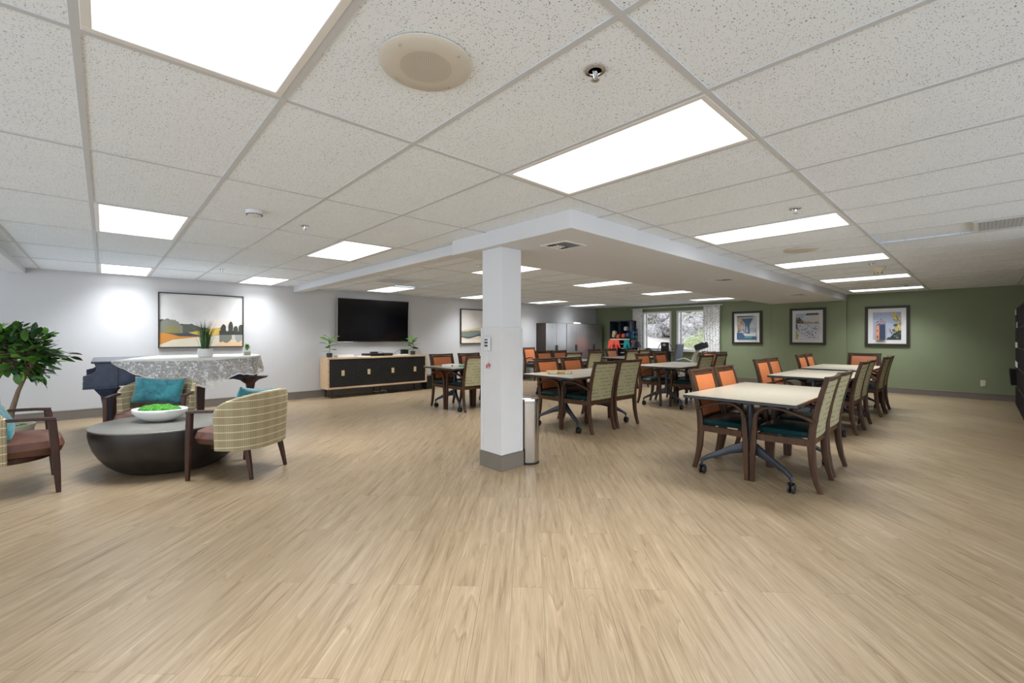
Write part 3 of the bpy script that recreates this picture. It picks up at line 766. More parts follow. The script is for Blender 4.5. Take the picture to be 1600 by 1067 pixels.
chairs = [
 # table A
 (4.38, 1.655, '+', 'orange-backed armchair, leftmost at the table nearest the camera on the right'),
 (4.98, 1.67, '+', 'orange-backed armchair, second from left at the nearest right table'),
 (4.39, 1.10, '-', 'large woven-back armchair nearest the camera, at the front right table'),
 (5.00, 1.12, '-', 'woven-back armchair half hidden behind the nearest woven one, front right table'),
 # B
 (6.88, 1.90, '+', 'orange-backed armchair, left of the pair at the second right table'),
 (7.43, 1.91, '+', 'orange-backed armchair, right of the pair at the second right table'),
 (7.20, 1.29, '-', 'woven-back armchair, nearer of two right of the second right table'),
 (7.77, 1.30, '-', 'woven-back armchair, farther of two right of the second right table'),
 # C
 (9.07, 1.94, '+', 'orange-backed armchair, left of the small pair against the green wall'),
 (9.60, 1.94, '+', 'orange-backed armchair, right of the small pair against the green wall'),
 (9.07, 1.28, '-', 'rightmost woven-back armchair, at the third right table'),
 (9.63, 1.30, '-', 'armchair whose top shows behind the rightmost woven-back one'),
 (10.52, 1.56, math.pi / 2, 'armchair with wide orange back facing us, under the tower picture'),
 # D
 (7.61, 4.21, '+', 'orange-backed armchair, left of two behind the table before the windows'),
 (8.25, 4.20, '+', 'orange-backed armchair, right of two behind the table before the windows'),
 (7.66, 3.51, '-', 'woven-back armchair, left of two right of the window-side table'),
 (8.26, 3.51, '-', 'woven-back armchair, right of two beside the electrical outlet'),
 (9.30, 3.90, math.pi / 2, 'orange-topped armchair at the far end of the window-side table'),
 # E
 (4.83, 4.17, '+', 'orange-backed armchair, left of two behind the brown game box'),
 (5.42, 4.18, '+', 'orange-backed armchair, right of two behind the brown game box'),
 (4.79, 3.59, '-', 'woven-back armchair, left of the front pair right of the steel bin'),
 (5.37, 3.59, '-', 'woven-back armchair, right of the front pair right of the steel bin'),
 # F
 (4.57, 6.56, '+', 'orange-backed armchair just right of the media console'),
 (5.20, 6.56, '+', 'orange-backed armchair below the second painting'),
 (4.58, 5.99, '-', 'woven-back armchair cut off by the left edge of the column'),
 (5.18, 5.98, '-', 'armchair mostly hidden behind the column, puzzle table'),
 # G
 (7.20, 6.44, '+', 'orange-backed armchair in front of the left tall cabinet'),
 (7.74, 6.44, '+', 'orange-backed armchair before the middle of the tall cabinets'),
 (6.98, 5.90, '-', 'woven-back armchair behind the right orange chair of the brown box table'),
 (7.72, 5.90, '-', 'woven-back armchair standing left of the pale table before the locker'),
 # H
 (9.06, 6.40, '+', 'orange-backed armchair in front of the rightmost tall cabinet'),
 (9.78, 6.40, '+', 'armchair with glare-whitened back in front of the clothes locker'),
 (9.05, 5.83, '-', 'woven-back armchair, left of two seen past the window-side orange chairs'),
 (9.60, 5.83, '-', 'woven-back armchair, right of two seen past the window-side orange chairs'),
 # wall
 (9.17, 8.86, math.pi, 'orange-backed armchair alone against the white wall left of the cabinets')]
ch0 = make_chair()
rc = random.Random(11)
for k, (x, y, s_, lab) in enumerate(chairs):
    rz = (fac[s_] if isinstance(s_, str) else s_) + rc.uniform(-0.035, 0.035)
    if k == 0: ch0.location = (x, y, 0); ch0.rotation_euler = (0, 0, rz); ch0['label'] = lab
    else: dup(ch0, (x, y, 0), rz, lab)

# ---------------------------------------------------------------- flip-top tables
def make_table():
    t = thing('game_table', '', 'table', group='rectangular wheeled game tables')
    L, W, Z = 1.52, 0.88, 0.735
    MB().rbox((0, 0, Z - 0.0035), (L, W, 0.007), 0.012).build('tabletop', 'laminate', t)
    MB().rbox((0, 0, Z - 0.0195), (L, W, 0.025), 0.012).build('edge_band', 'charcoal', t)
    MB().bb(-L / 2 + .28, L / 2 - .28, -0.03, 0.03, Z - 0.085, Z - 0.034).build('crossbar', 'charcoal', t, bevel=0.004)
    for s in (-1, 1):
        x = s * (L / 2 - 0.37)
        MB().rbox((x, 0, Z - 0.050), (0.10, 0.22, 0.036), 0.02).build('bracket', 'charcoal', t)
        MB().sweep([(x, 0, 0.23), (x, 0, 0.32), (x, 0, 0.5), (x, 0, Z - 0.06)], [(.064, .088), (.056, .078), (.052, .066), (.052, .066)], side=(0, 1, 0), round_=True, n=16).build('column', 'charcoal', t, smooth=True)
        for q in (-1, 1):
            xe = x - s * -0.165; ye = q * 0.355
            MB().sweep([(x, q * 0.01, 0.285), (x + (xe - x) * .45, ye * .42, 0.235), (x + (xe - x) * .85, ye * .88, 0.155), (xe, ye, 0.125), (xe, ye, 0.105)],
                       [(.045, .10), (.038, .062), (.030, .036), (.03, .03), (.028, .028)], side=(-(ye), (xe - x), 0)).build('foot', 'charcoal', t, smooth=True)
            cs = MB().tube([(xe, ye, 0.11), (xe, ye, 0.07)], 0.008, 8)
            cs.lathe([(0.0001, 0), (0.03, 0), (0.03, 0.0), (0.0001, 0.001)], (xe, ye, 0.0805), n=10)
            cw = cs.build('caster', 'rubber', t)
            for dx in (-1, 1):
                mm = Matrix.Rotation(math.radians(90), 3, 'X') @ Matrix.Identity(3)
                MB().lathe([(0.0001, -0.010), (0.028, -0.010), (0.038, -0.006), (0.038, 0.006), (0.028, 0.010), (0.0001, 0.010)], (xe + 0.012, ye + dx * 0.015, 0.038), n=16, M_=mm).build('wheel', 'rubber', cw, smooth=True)
    return t
tb0 = make_table()
for k, (n_, x, y, lab) in enumerate(TB):
    if k == 0: tb0.location = (x, y, 0); tb0['label'] = lab
    else: dup(tb0, (x, y, 0), 0, lab)
TZ = 0.7351
# game box and puzzles
t = thing('game_box', 'brown wooden game box on the pale table right of the column', 'game box', (4.62, 4.00, TZ), math.radians(-35))
MB().rbox((0, 0, 0.02), (0.33, 0.16, 0.038), 0.004).build('tray', 'tan_box', t)
p = MB()
for k in range(6): p.lathe([(0.018, 0), (0.018, 0.004)], (-0.12 + 0.048 * k, 0.03 * (-1) ** k, 0.0392), n=12)
p.build('token', 'ivory', t)
MB().bb(-0.15, -0.05, -0.0815, -0.0795, 0.008, 0.032).bb(0.06, 0.15, -0.0815, -0.0795, 0.008, 0.032).build('side_label', 'paper', t)
o = MB().rbox((0, 0, 0.017), (0.30, 0.20, 0.034), 0.003).build('puzzle_box', 'paper', loc=(4.42, 6.28, TZ), rz=0.35)
tag(o, 'white puzzle box on the table left of the column', 'puzzle box', 'puzzle boxes')
MB().bb(-0.15, -0.11, -0.1012, -0.0995, 0.004, 0.03).build('side_label', plain('puzzle_label', (0.25, 0.10, 0.08)), o)
o = MB().rbox((0, 0, 0.015), (0.26, 0.18, 0.03), 0.003).build('puzzle_box', plain('green_box', (0.16, 0.42, 0.30), 0.5, var=0.4, scale=20), loc=(4.56, 6.00, TZ), rz=-0.1)
tag(o, 'green and white puzzle box beside the white one', 'puzzle box', 'puzzle boxes')
MB().bb(-0.04, 0.09, -0.0912, -0.0895, 0.004, 0.026).build('side_label', 'paper', o)
o = MB().rbox((0, 0, 0.013), (0.30, 0.22, 0.026), 0.003).build('puzzle_box', 'laminate', loc=(4.92, 6.18, TZ), rz=0.15)
tag(o, 'pale flat puzzle box nearest the column on the puzzle table', 'puzzle box', 'puzzle boxes')

# ---------------------------------------------------------------- lounge chairs
def make_lounge():
    t = thing('lounge_chair', '', 'lounge chair', group='barrel-back lounge chairs around the coffee table')
    # shell
    n = 36; th = 0.055; b_ = MB(); rows = 9; vs = []; uvs = []
    pts = []
    for k in range(n + 1):
        a = math.radians(6 + 168 * k / n)            # sweep from +x side around the back to -x side
        ca, sa = math.cos(a), math.sin(a)
        x = math.copysign(abs(ca) ** 0.72, ca) * 0.355; y = -math.copysign(abs(sa) ** 0.80, sa) * 0.355 + 0.045
        pts.append((x, y))
    def lean(h): return 1.0 + 0.06 * h
    arc = [0]
    for p_, q_ in zip(pts, pts[1:]): arc.append(arc[-1] + math.dist(p_, q_))
    def topz(k):
        s = math.sin(math.pi * k / n); return 0.622 + 0.138 * (s ** 0.5)
    def lowz(k):
        s = math.sin(math.pi * k / n); return 0.272 - 0.012 * s
    for layer in (0, 1):
        for k in range(n + 1):
            x, y = pts[k]
            for r in range(rows):
                f = r / (rows - 1); z = lowz(k) + (topz(k) - lowz(k)) * f
                if layer == 0 and r == rows - 1: z -= 0.012
                L = lean(f); sc = 1 if layer == 0 else 0.86
                if r == rows - 1: sc += (-0.03 if layer == 0 else 0.03)
                vs.append((x * L * sc, (y - 0.02) * L * sc + 0.02, z)); uvs.append((arc[k], z))
    def id_(l, k, r): return l * (n + 1) * rows + k * rows + r
    fs = []
    for k in range(n):
        for r in range(rows - 1):
            fs.append((id_(0, k, r), id_(0, k, r + 1), id_(0, k + 1, r + 1), id_(0, k + 1, r)))
            fs.append((id_(1, k, r), id_(1, k + 1, r), id_(1, k + 1, r + 1), id_(1, k, r + 1)))
        r = rows - 1; fs.append((id_(0, k, r), id_(1, k, r), id_(1, k + 1, r), id_(0, k + 1, r)))
        fs.append((id_(0, k, 0), id_(0, k + 1, 0), id_(1, k + 1, 0), id_(1, k, 0)))
    for r in range(rows - 1):
        fs.append((id_(0, 0, r), id_(1, 0, r), id_(1, 0, r + 1), id_(0, 0, r + 1)))
        fs.append((id_(0, n, r), id_(0, n, r + 1), id_(1, n, r + 1), id_(1, n, r)))
    b_.add(vs, fs); o = b_.build('barrel_back', 'plaid', t, smooth=True)
    me = o.data; ul = me.uv_layers.new(name='uv')
    for lp in me.loops: ul.data[lp.index].uv = uvs[lp.vertex_index]
    MB().cushion((0, 0.025, .358), (.62, .57, .155), 0.03, 9, 4.2).build('seat', 'leather', t, smooth=True)
    MB().lathe([(0.27, 0.26), (0.275, 0.30)], (0, 0.0, 0), n=28, sx=1.05, sy=0.9).build('seat_base', 'lounge_wood', t, smooth=True)
    for sx in (-1, 1):
        MB().sweep([(sx * .335, .262, 0), (sx * .34, .252, .2), (sx * .345, .238, .42), (sx * .35, .225, .585)], [(.028, .03), (.036, .044), (.040, .052), (.040, .05)]).build('front_leg', 'lounge_wood', t, smooth=True)
        MB().sweep([(sx * .352, .245, .594), (sx * .354, .15, .604), (sx * .354, .02, .610), (sx * .335, -.07, .612)], [(.044, .026), (.044, .024), (.038, .024), (.03, .024)]).build('arm', 'lounge_wood', t, smooth=True)
        MB().sweep([(sx * .225, -.262, 0), (sx * .218, -.235, .14), (sx * .21, -.20, .29)], [(.026, .026), (.036, .036), (.046, .046)]).build('rear_leg', 'lounge_wood', t, smooth=True)
        MB().lathe([(0.014, 0), (0.014, 0.006)], (sx * .335, .262, -0.0005), n=10).build('glide', 'white_plastic', t)
    return t
lc = make_lounge()
def face(fx, fy): return math.atan2(fy, fx) - math.pi / 2
lc.location = (0.956, 4.70, 0); lc.rotation_euler = (0, 0, face(-0.626, 0.78)); lc['label'] = 'plaid barrel lounge chair seen from behind, right of the coffee table'
LCs = [((-0.56, 5.37, 0), face(0.995, 0.097), 'plaid lounge chair with brown leather seat cut off by the left photo edge'),
       ((0.43, 6.38, 0), face(-0.43, -0.90), 'plaid lounge chair behind the coffee table, in front of the piano')]
for l_, r_, lab in LCs: dup(lc, l_, r_, lab)
def pillow(base, rz, loc, tilt, lab, sz=(.46, .13, .29), roll=0):
    b_ = MB(); n = 18; vs = []; hx, hz = sz[0] / 2, sz[2] / 2; pr = random.Random(len(lab))
    for s in (1, -1):
        for i in range(n + 1):
            for j in range(n + 1):
                u = -1 + 2 * i / n; v = -1 + 2 * j / n
                th_ = (max(0, (1 - u ** 4) * (1 - v ** 4))) ** 0.55 * sz[1] / 2
                w_ = 0.006 * math.sin(7 * u + 5 * v * s) * (1 - u * u) * (1 - v * v)
                pin = 1 - 0.07 * (v * v) * (1 - u * u) ; pin2 = 1 - 0.09 * (u * u) * 0 - 0.08 * (1 - v * v) * 0
                x = u * hx * (1 - 0.06 * (1 - v * v) * abs(u)); z = v * hz * (1 - 0.10 * (1 - u * u) * abs(v))
                vs.append((x, s * th_ + w_, z))
    m = n + 1; K = m * m; fs = []
    for i in range(n):
        for j in range(n):
            a = i * m + j; fs.append((a, a + 1, a + m + 1, a + m)); fs.append((K + a, K + a + m, K + a + m + 1, K + a + 1))
    b_.add(vs, fs)
    bm_ = b_.mesh('pillow', 'pillow'); b2 = bmesh.new(); b2.from_mesh(bm_); bmesh.ops.remove_doubles(b2, verts=b2.verts, dist=0.0005); bmesh.ops.recalc_face_normals(b2, faces=b2.faces); b2.to_mesh(bm_); b2.free()
    bm_.polygons.foreach_set('use_smooth', [True] * len(bm_.polygons))
    o = bpy.data.objects.new('throw_pillow', bm_); COL.objects.link(o)
    R_ = Matrix.Rotation(rz, 4, 'Z')
    p = R_ @ Vector(loc); o.location = (base[0] + p.x, base[1] + p.y, loc[2]); o.rotation_euler = (tilt, roll, rz)
    tag(o, lab, 'pillow', 'teal throw pillows'); return o
pillow((0.43, 6.38), face(-0.43, -0.90), (0.02, -0.12, 0.625), math.radians(14), 'large teal pillow on the chair in front of the piano', (.50, .14, .31), math.radians(-4))
pillow((0.956, 4.70), face(-0.626, 0.78), (-0.04, -0.13, 0.635), math.radians(16), 'teal pillow peeking over the back of the right lounge chair', (.46, .13, .31), math.radians(7))
pillow((-0.56, 5.37), face(0.995, 0.097), (0.05, -0.07, 0.575), math.radians(24), 'teal pillow on the lounge chair at the left edge', (.46, .15, .30), math.radians(5))

# ---------------------------------------------------------------- coffee table with moss bowl
t = thing('coffee_table', 'oval bowl-shaped dark coffee table with grey-brown top', 'coffee table', (0.50, 5.40, 0), math.radians(-6))
prof = [(.35, 0), (.41, .008), (.47, .04), (.53, .09), (.585, .16), (.625, .235), (.650, .31), (.660, .37), (.657, .412)]
MB().lathe(prof, n=64, sx=.93, sy=.90).build('base', 'coffee_side', t, smooth=True)
MB().lathe([(.655, .4125), (.660, .416), (.660, .426), (.654, .43), (.0001, .43)], n=64, sx=.93, sy=.90).build('tabletop', 'coffee_top', t, smooth=True)
t = thing('moss_bowl', 'wide pale ceramic bowl of green moss on the coffee table', 'bowl', (0.40, 5.45, 0.431), math.radians(-43))
MB().lathe([(.10, 0), (.13, .004), (.20, .035), (.262, .085), (.268, .115), (.262, .122), (.254, .115), (.248, .09), (.18, .075), (.0001, .07)], n=48, sx=.92, sy=0.62).build('bowl', 'ceramic', t, smooth=True)
mo = MB(); rm = random.Random(5)
for k in range(60):
    a = rm.uniform(0, 2 * math.pi); q = math.sqrt(rm.uniform(0, 1)) * .80
    cx, cy = .205 * q * math.cos(a), .125 * q * math.sin(a); rr = rm.uniform(.03, .055)
    mo.lathe([(rr * math.cos(p_) * rm.uniform(.9, 1.1), rr * .8 * math.sin(p_)) for p_ in (0, .4, .8, 1.2, 1.5)] + [(0.0001, rr * .8)], (cx, cy, .100 + .03 * (1 - q)), n=12)
mo.build('moss', 'moss', t, smooth=True)['kind'] = 'stuff'

# ---------------------------------------------------------------- leaves & plants
def leaf_mesh(name, mat, L=0.12, W=0.06, curl=0.25):
    n = 6; vs = []; fs = []
    for i in range(n + 1):
        s = i / n; w_ = W / 2 * math.sin(math.pi * min(1, s * 0.97 + 0.02)) ** 0.75; z = -curl * L * s * s
        vs += [(s * L, -w_, z + 0.12 * w_), (s * L, 0, z), (s * L, w_, z + 0.12 * w_)]
    for i in range(n):
        a = i * 3; fs += [(a, a + 3, a + 4, a + 1), (a + 1, a + 4, a + 5, a + 2)]
    b_ = MB(); b_.add(vs, fs); m = b_.mesh(name, mat); m.polygons.foreach_set('use_smooth', [True] * len(m.polygons)); return m, vs, fs
def put_leaf(mesh, p, d, roll, s, parent):
    o = bpy.data.objects.new('leaf', mesh); COL.objects.link(o); o.parent = parent
    d = Vector(d).normalized(); q = d.to_track_quat('X', 'Z'); o.rotation_mode = 'QUATERNION'
    o.rotation_quaternion = q @ Matrix.Rotation(roll, 3, 'X').to_quaternion(); o.location = p; o.scale = (s, s, s); return o
tree = thing('potted_tree', 'leafy green potted tree at the left edge behind the lounge chair', 'plant', (-0.76, 6.95, 0))
MB().lathe([(.17, 0), (.19, .01), (.215, .28), (.225, .30), (.225, .325), (.205, .325), (.20, .285), (.0001, .285)], n=36).build('pot', 'pot_beige', tree, smooth=True)
mo = MB()
for k in range(40):
    a = rm.uniform(0, 2 * math.pi); q = math.sqrt(rm.uniform(0, 1)) * .165; rr = rm.uniform(.025, .045)
    mo.lathe([(rr * math.cos(p_), rr * .8 * math.sin(p_)) for p_ in (0, .5, 1.0, 1.5)] + [(0.0001, rr * .8)], (q * math.cos(a), q * math.sin(a), .285), n=8)
mo.build('moss', 'moss', tree, smooth=True)['kind'] = 'stuff'
rt = random.Random(21)
trunks = [[(.02, 0, .28), (.06, -.02, .5), (.10, -.02, .68), (.17, -.06, .88), (.26, -.10, 1.05)], [(-.04, .02, .28), (-.05, .02, .5), (-.06, .05, .75), (-.02, .02, 1.0), (.05, .0, 1.25)], [(-.08, -.02, .28), (-.14, -.04, .55), (-.24, -.05, .8), (-.36, -.08, 1.0)]]
for tr in trunks: MB().tube(tr, [.028 - .005 * k for k in range(len(tr))], 8).build('trunk', 'bark', tree, smooth=True)
def crown_pt():
    while True:
        p = Vector((rt.uniform(-1, 1), rt.uniform(-1, 1), rt.uniform(-1, 1)))
        if 0.35 < p.length < 1: break
    return Vector((p.x * .56 - .04, p.y * .50, p.z * .34 + 1.12 - 0.04 * (p.x > .4)))
br = MB(); ends = []
for k in range(90):
    e_ = crown_pt(); s0 = Vector(rt.choice(trunks)[-1 - rt.randint(0, 1)]); m_ = (s0 + e_) / 2 + Vector((0, 0, .04))
    br.tube([s0, m_, e_], [.007, .005, .002], 5); ends.append((s0, m_, e_))
br.build('twig', 'bark', tree)['kind'] = 'stuff'
lm = [leaf_mesh('leaf', 'leaf', .115, .056)[0], leaf_mesh('leaf', 'leaf_dark', .105, .05)[0], leaf_mesh('leaf', 'leaf_light', .10, .052)[0]]
cnt = 0; extra = MB()
while cnt < 1050:
    s0, m_, e_ = rt.choice(ends); f = rt.uniform(.25, 1.0)
    p = m_.lerp(e_, (f - .5) * 2) if f > .5 else s0.lerp(m_, f * 2)
    p = p + Vector((rt.gauss(0, .04), rt.gauss(0, .04), rt.gauss(0, .03)))
    if p.z < .78 or p.x > .50: continue
    d = (p - Vector((0, 0, 1.0))).normalized() + Vector((rt.gauss(0, .5), rt.gauss(0, .5), rt.gauss(0.1, .35)))
    mi = rt.choices([0, 1, 2], [.55, .25, .20])[0]; s = rt.uniform(.75, 1.15)
    if cnt < 300: put_leaf(lm[mi], p, d, rt.uniform(-.7, .7), s, tree)
    else:
        q = d.normalized().to_track_quat('X', 'Z').to_matrix() @ Matrix.Rotation(rt.uniform(-.7, .7), 3, 'X')
        extra.add([q @ (Vector(v_.co) * s) + p for v_ in lm[0].vertices], [tuple(pl.vertices) for pl in lm[0].polygons], mi)
    cnt += 1
extra.build('foliage', ['leaf', 'leaf_dark', 'leaf_light'], tree)['kind'] = 'stuff'

def fig(loc, lab, seed, H=.40):
    r = random.Random(seed); t = thing('fiddle_leaf_plant', lab, 'plant', loc, group='small fiddle leaf plants in dark pots')
    MB().lathe([(.042, 0), (.052, .003), (.058, .085), (.052, .088), (.049, .07), (.0001, .07)], n=24).build('pot', 'dark_pot', t, smooth=True)
    MB().tube([(0, 0, .07), (.01, 0, .2), (-.005, .01, H * .95)], [.007, .006, .004], 6).build('stem', 'leaf_light', t, smooth=True)
    a = leaf_mesh('leaf', 'leaf_light', .165, .105, .3)[0]; b_ = leaf_mesh('leaf', 'leaf_dark', .155, .095, .3)[0]
    for k in range(11):
        z = .12 + (H - .14) * k / 10; an = k * 2.4 + seed; put_leaf(a if r.random() < .6 else b_, (0.004 * math.cos(an), .004 * math.sin(an), z), (math.cos(an), math.sin(an), .25 + .06 * k), r.uniform(-.6, .6), r.uniform(.95, 1.25), t)
    return t

# ---------------------------------------------------------------- piano + cloth
pn = thing('piano', 'dark worn grand piano under a white lace cloth by the white wall', 'piano', (0, 0, 0))
def case_outline(off=0.0):
    # keyboard end at low x, wall side high y, bent side toward camera
    o_ = off
    pts = [(0.12 - o_, 8.42 + o_), (0.12 - o_, 7.02 - o_)]
    pts += [(0.75, 7.02 - o_), (1.05, 7.04 - o_), (1.30 + o_ * .3, 7.10 - o_), (1.52 + o_ * .5, 7.22 - o_ * .8), (1.68 + o_ * .8, 7.42 - o_ * .6), (1.76 + o_, 7.70), (1.78 + o_, 8.0), (1.74 + o_, 8.25 + o_ * .5), (1.62 + o_ * .5, 8.38 + o_), (1.4, 8.42 + o_)]
    return pts
MB().prism(case_outline(), (0, 0, .66), (1, 0, 0), (0, 1, 0), (0, 0, 1), .275).build('case', 'piano', pn, bevel=.006)
MB().prism([(-.11, 8.46), (-.11, 6.985)] + case_outline(.02)[2:], (0, 0, .937), (1, 0, 0), (0, 1, 0), (0, 0, 1), .022).build('lid', 'piano', pn, bevel=.005)
# keyboard end: cheeks with scroll profile, key bed, keys
ck = [(0.125, .936), (-.085, .936), (-.070, .90), (-.066, .865), (-.080, .835), (-.110, .812), (-.150, .800), (-.175, .795), (-.178, .745), (-.168, .738), (-.178, .730), (-.178, .66), (0.125, .66)]
for y in (7.005, 8.40): MB().prism(ck[::-1], (0, y, 0), (1, 0, 0), (0, 0, 1), (0, 1, 0), .05).build('cheek', 'piano', pn, bevel=.003)
MB().bb(-.16, .12, 7.055, 8.40, .66, .705).build('key_bed', 'piano', pn)
MB().bb(-.13, .11, 7.06, 8.395, .706, .722).build('keyboard', 'ivory', pn)
MB().bb(.06, .11, 7.06, 8.395, .724, .93).build('fallboard', 'piano', pn)
MB().bb(-.18, .12, 7.0, 7.055, .640, .660).bb(-.18, .12, 8.40, 8.455, .640, .660).build('moulding', 'piano', pn)
def pleg(x, y, mat, bracket=True):
    l = MB()
    l.sweep([(x, y, 0.02), (x, y, .06), (x, y, .45), (x, y, .55), (x, y, .64)], [(.085, .085), (.065, .065), (.09, .09), (.12, .11), (.24, .16)])
    l.lathe([(.03, 0), (.03, .03)], (x, y, 0), n=12)
    return l.build('leg', mat, pn, bevel=.004)
pleg(.03, 7.10, 'piano'); pleg(.09, 8.25, 'mahogany'); pleg(1.62, 7.55, 'mahogany')
br_ = [(-.26, .655), (.26, .655), (.24, .63), (.13, .60), (.07, .55), (-.07, .55), (-.13, .60), (-.24, .63)]
MB().prism(br_, (1.60, 7.5, 0), (.9, -.3, 0), (0, 0, 1), (.3, .9, 0), .10).build('leg_bracket', 'mahogany', pn, bevel=.004)
MB().sweep([(1.0, 7.55, 0), (1.0, 7.55, .03), (1.0, 7.55, .08), (1.0, 7.55, .45), (1.0, 7.55, .66)], [(.15, .15), (.13, .13), (.08, .08), (.10, .10), (.12, .12)]).build('leg', 'mahogany', pn, bevel=.004)

# lace cloth: flat on lid plus draped skirt following an outline, scalloped hem with folds
cl = MB(); hem = []
outl = [(0.30, 8.40), (0.33, 7.7), (0.40, 7.0)] + [(x, y) for x, y in case_outline(.028)[2:]]
def dens(poly, st=.03):
    out = []
    for p_, q_ in zip(poly, poly[1:]):
        n = max(1, int(math.dist(p_, q_) / st))
        for k in range(n): out.append((p_[0] + (q_[0] - p_[0]) * k / n, p_[1] + (q_[1] - p_[1]) * k / n))
    out.append(poly[-1]); return out
# visible skirt path: starts at left on the lid's near edge and runs to the right and round the tail
sk = dens([(0.06, 6.975), (0.75, 6.985), (1.05, 7.01), (1.31, 7.07), (1.535, 7.19), (1.70, 7.40), (1.79, 7.70), (1.81, 8.0), (1.77, 8.26), (1.64, 8.41), (1.4, 8.452)], .022)
S = len(sk); L = 0; vs = []; uv = []; rows = 14; arc = [0]
for p_, q_ in zip(sk, sk[1:]): arc.append(arc[-1] + math.dist(p_, q_))
tot = arc[-1]
def drop(s):
    if s < .22: d = .02 + .15 * (s / .22)
    elif s < .98: d = .17 + .225 * ((s - .22) / .76) ** .9
    elif s < 1.3: d = .395 - .165 * (s - .98) / .32
    else: d = .23 + .03 * math.sin((s - 1.3) * 5)
    return d + .010 * abs(math.sin(s * 26))
for i, (x, y) in enumerate(sk):
    p0, p1 = Vector(sk[max(0, i - 1)]), Vector(sk[min(S - 1, i + 1)]); tg = (p1 - p0).normalized(); nr = Vector((tg.y, -tg.x))
    d = drop(arc[i])
    for r in range(rows + 1):
        f = r / rows; fold = (0.018 * math.sin(arc[i] * 34) + .012 * math.sin(arc[i] * 13 + 1)) * f
        oo = .004 + fold + .03 * f
        vs.append((x + nr.x * max(.003, oo), y + nr.y * max(.003, oo), .9615 - d * f if r else .9625)); uv.append((arc[i], f * d))
fs = [(i * (rows + 1) + r, i * (rows + 1) + r + 1, (i + 1) * (rows + 1) + r + 1, (i + 1) * (rows + 1) + r) for i in range(S - 1) for r in range(rows)]
cl.add(vs, fs)
cl.mi = [1 if r in (0, rows - 1) else 0 for i in range(S - 1) for r in range(rows)]
K = len(cl.v); poly = [(x, y) for x, y in sk] + [(0.6, 8.45), (0.3, 7.8)]
cx, cy = 1.0, 7.75
cl.v.append((cx, cy, .9628)); uv.append((0, 0)); rim = []
for x, y in poly: rim.append(len(cl.v)); cl.v.append((x, y, .9626)); uv.append((0, 0.0))
for k in range(len(rim)): cl.f.append((K, rim[k], rim[(k + 1) % len(rim)])); cl.mi.append(1)
o = cl.build('lace_cloth', ['lace', 'paper'], smooth=True); tag(o, 'white lace tablecloth with scalloped hem draped over the piano', 'tablecloth')
me = o.data; ul = me.uv_layers.new(name='uv')
for lp in me.loops: ul.data[lp.index].uv = uv[lp.vertex_index]
# potted grass + succulent
t = thing('potted_grass', 'tall green grass in a white pot on the lace cloth', 'plant', (1.03, 7.35, .963))
MB().lathe([(.065, 0), (.082, .006), (.095, .06), (.088, .118), (.080, .120), (.078, .105), (.0001, .10)], n=28).build('pot', 'ceramic', t, smooth=True)
gb = MB(); rg = random.Random(8)
for k in range(130):
    a = rg.uniform(0, 6.28); q = rg.uniform(0, .055); h = rg.uniform(.22, .44); sp = rg.uniform(.02, .13) * (1 if rg.random() < .85 else 1.7)
    p0 = Vector((q * math.cos(a), q * math.sin(a), .10)); p1 = p0 + Vector((math.cos(a) * sp * .3, math.sin(a) * sp * .3, h * .6)); p2 = p0 + Vector((math.cos(a) * sp, math.sin(a) * sp, h))
    r_ = Vector((-math.sin(a), math.cos(a), 0)) * .0035; mi = rg.choices([0, 1, 2], [.5, .4, .1])[0]
    gb.add([p0 - r_, p0 + r_, p1 + r_, p1 - r_, p2], [(0, 1, 2, 3), (3, 2, 4)], mi)
gb.build('grass_blades', ['leaf', 'leaf_dark', 'leaf_light'], t)['kind'] = 'stuff'
t = thing('succulent', 'small succulent in a glass cube at the right end of the lace cloth', 'plant', (1.62, 7.75, .963))
MB().bb(-.042, .042, -.042, .042, 0, .05).build('pebbles', 'pot_beige', t, bevel=.003); MB().bb(-.044, .044, -.044, .044, .0505, .075).build('rim', 'ceramic', t, bevel=.002)
a = leaf_mesh('leaf', 'leaf_light', .075, .03, -.1)[0]; b_ = leaf_mesh('leaf', 'leaf_dark', .07, .024, -.1)[0]
for k in range(22):
    an = k * 2.4; put_leaf(a if k % 3 else b_, (.004 * math.cos(an), .004 * math.sin(an), .072 + .002 * k), (math.cos(an), math.sin(an), .35 + k * .10), 0, .95, t)

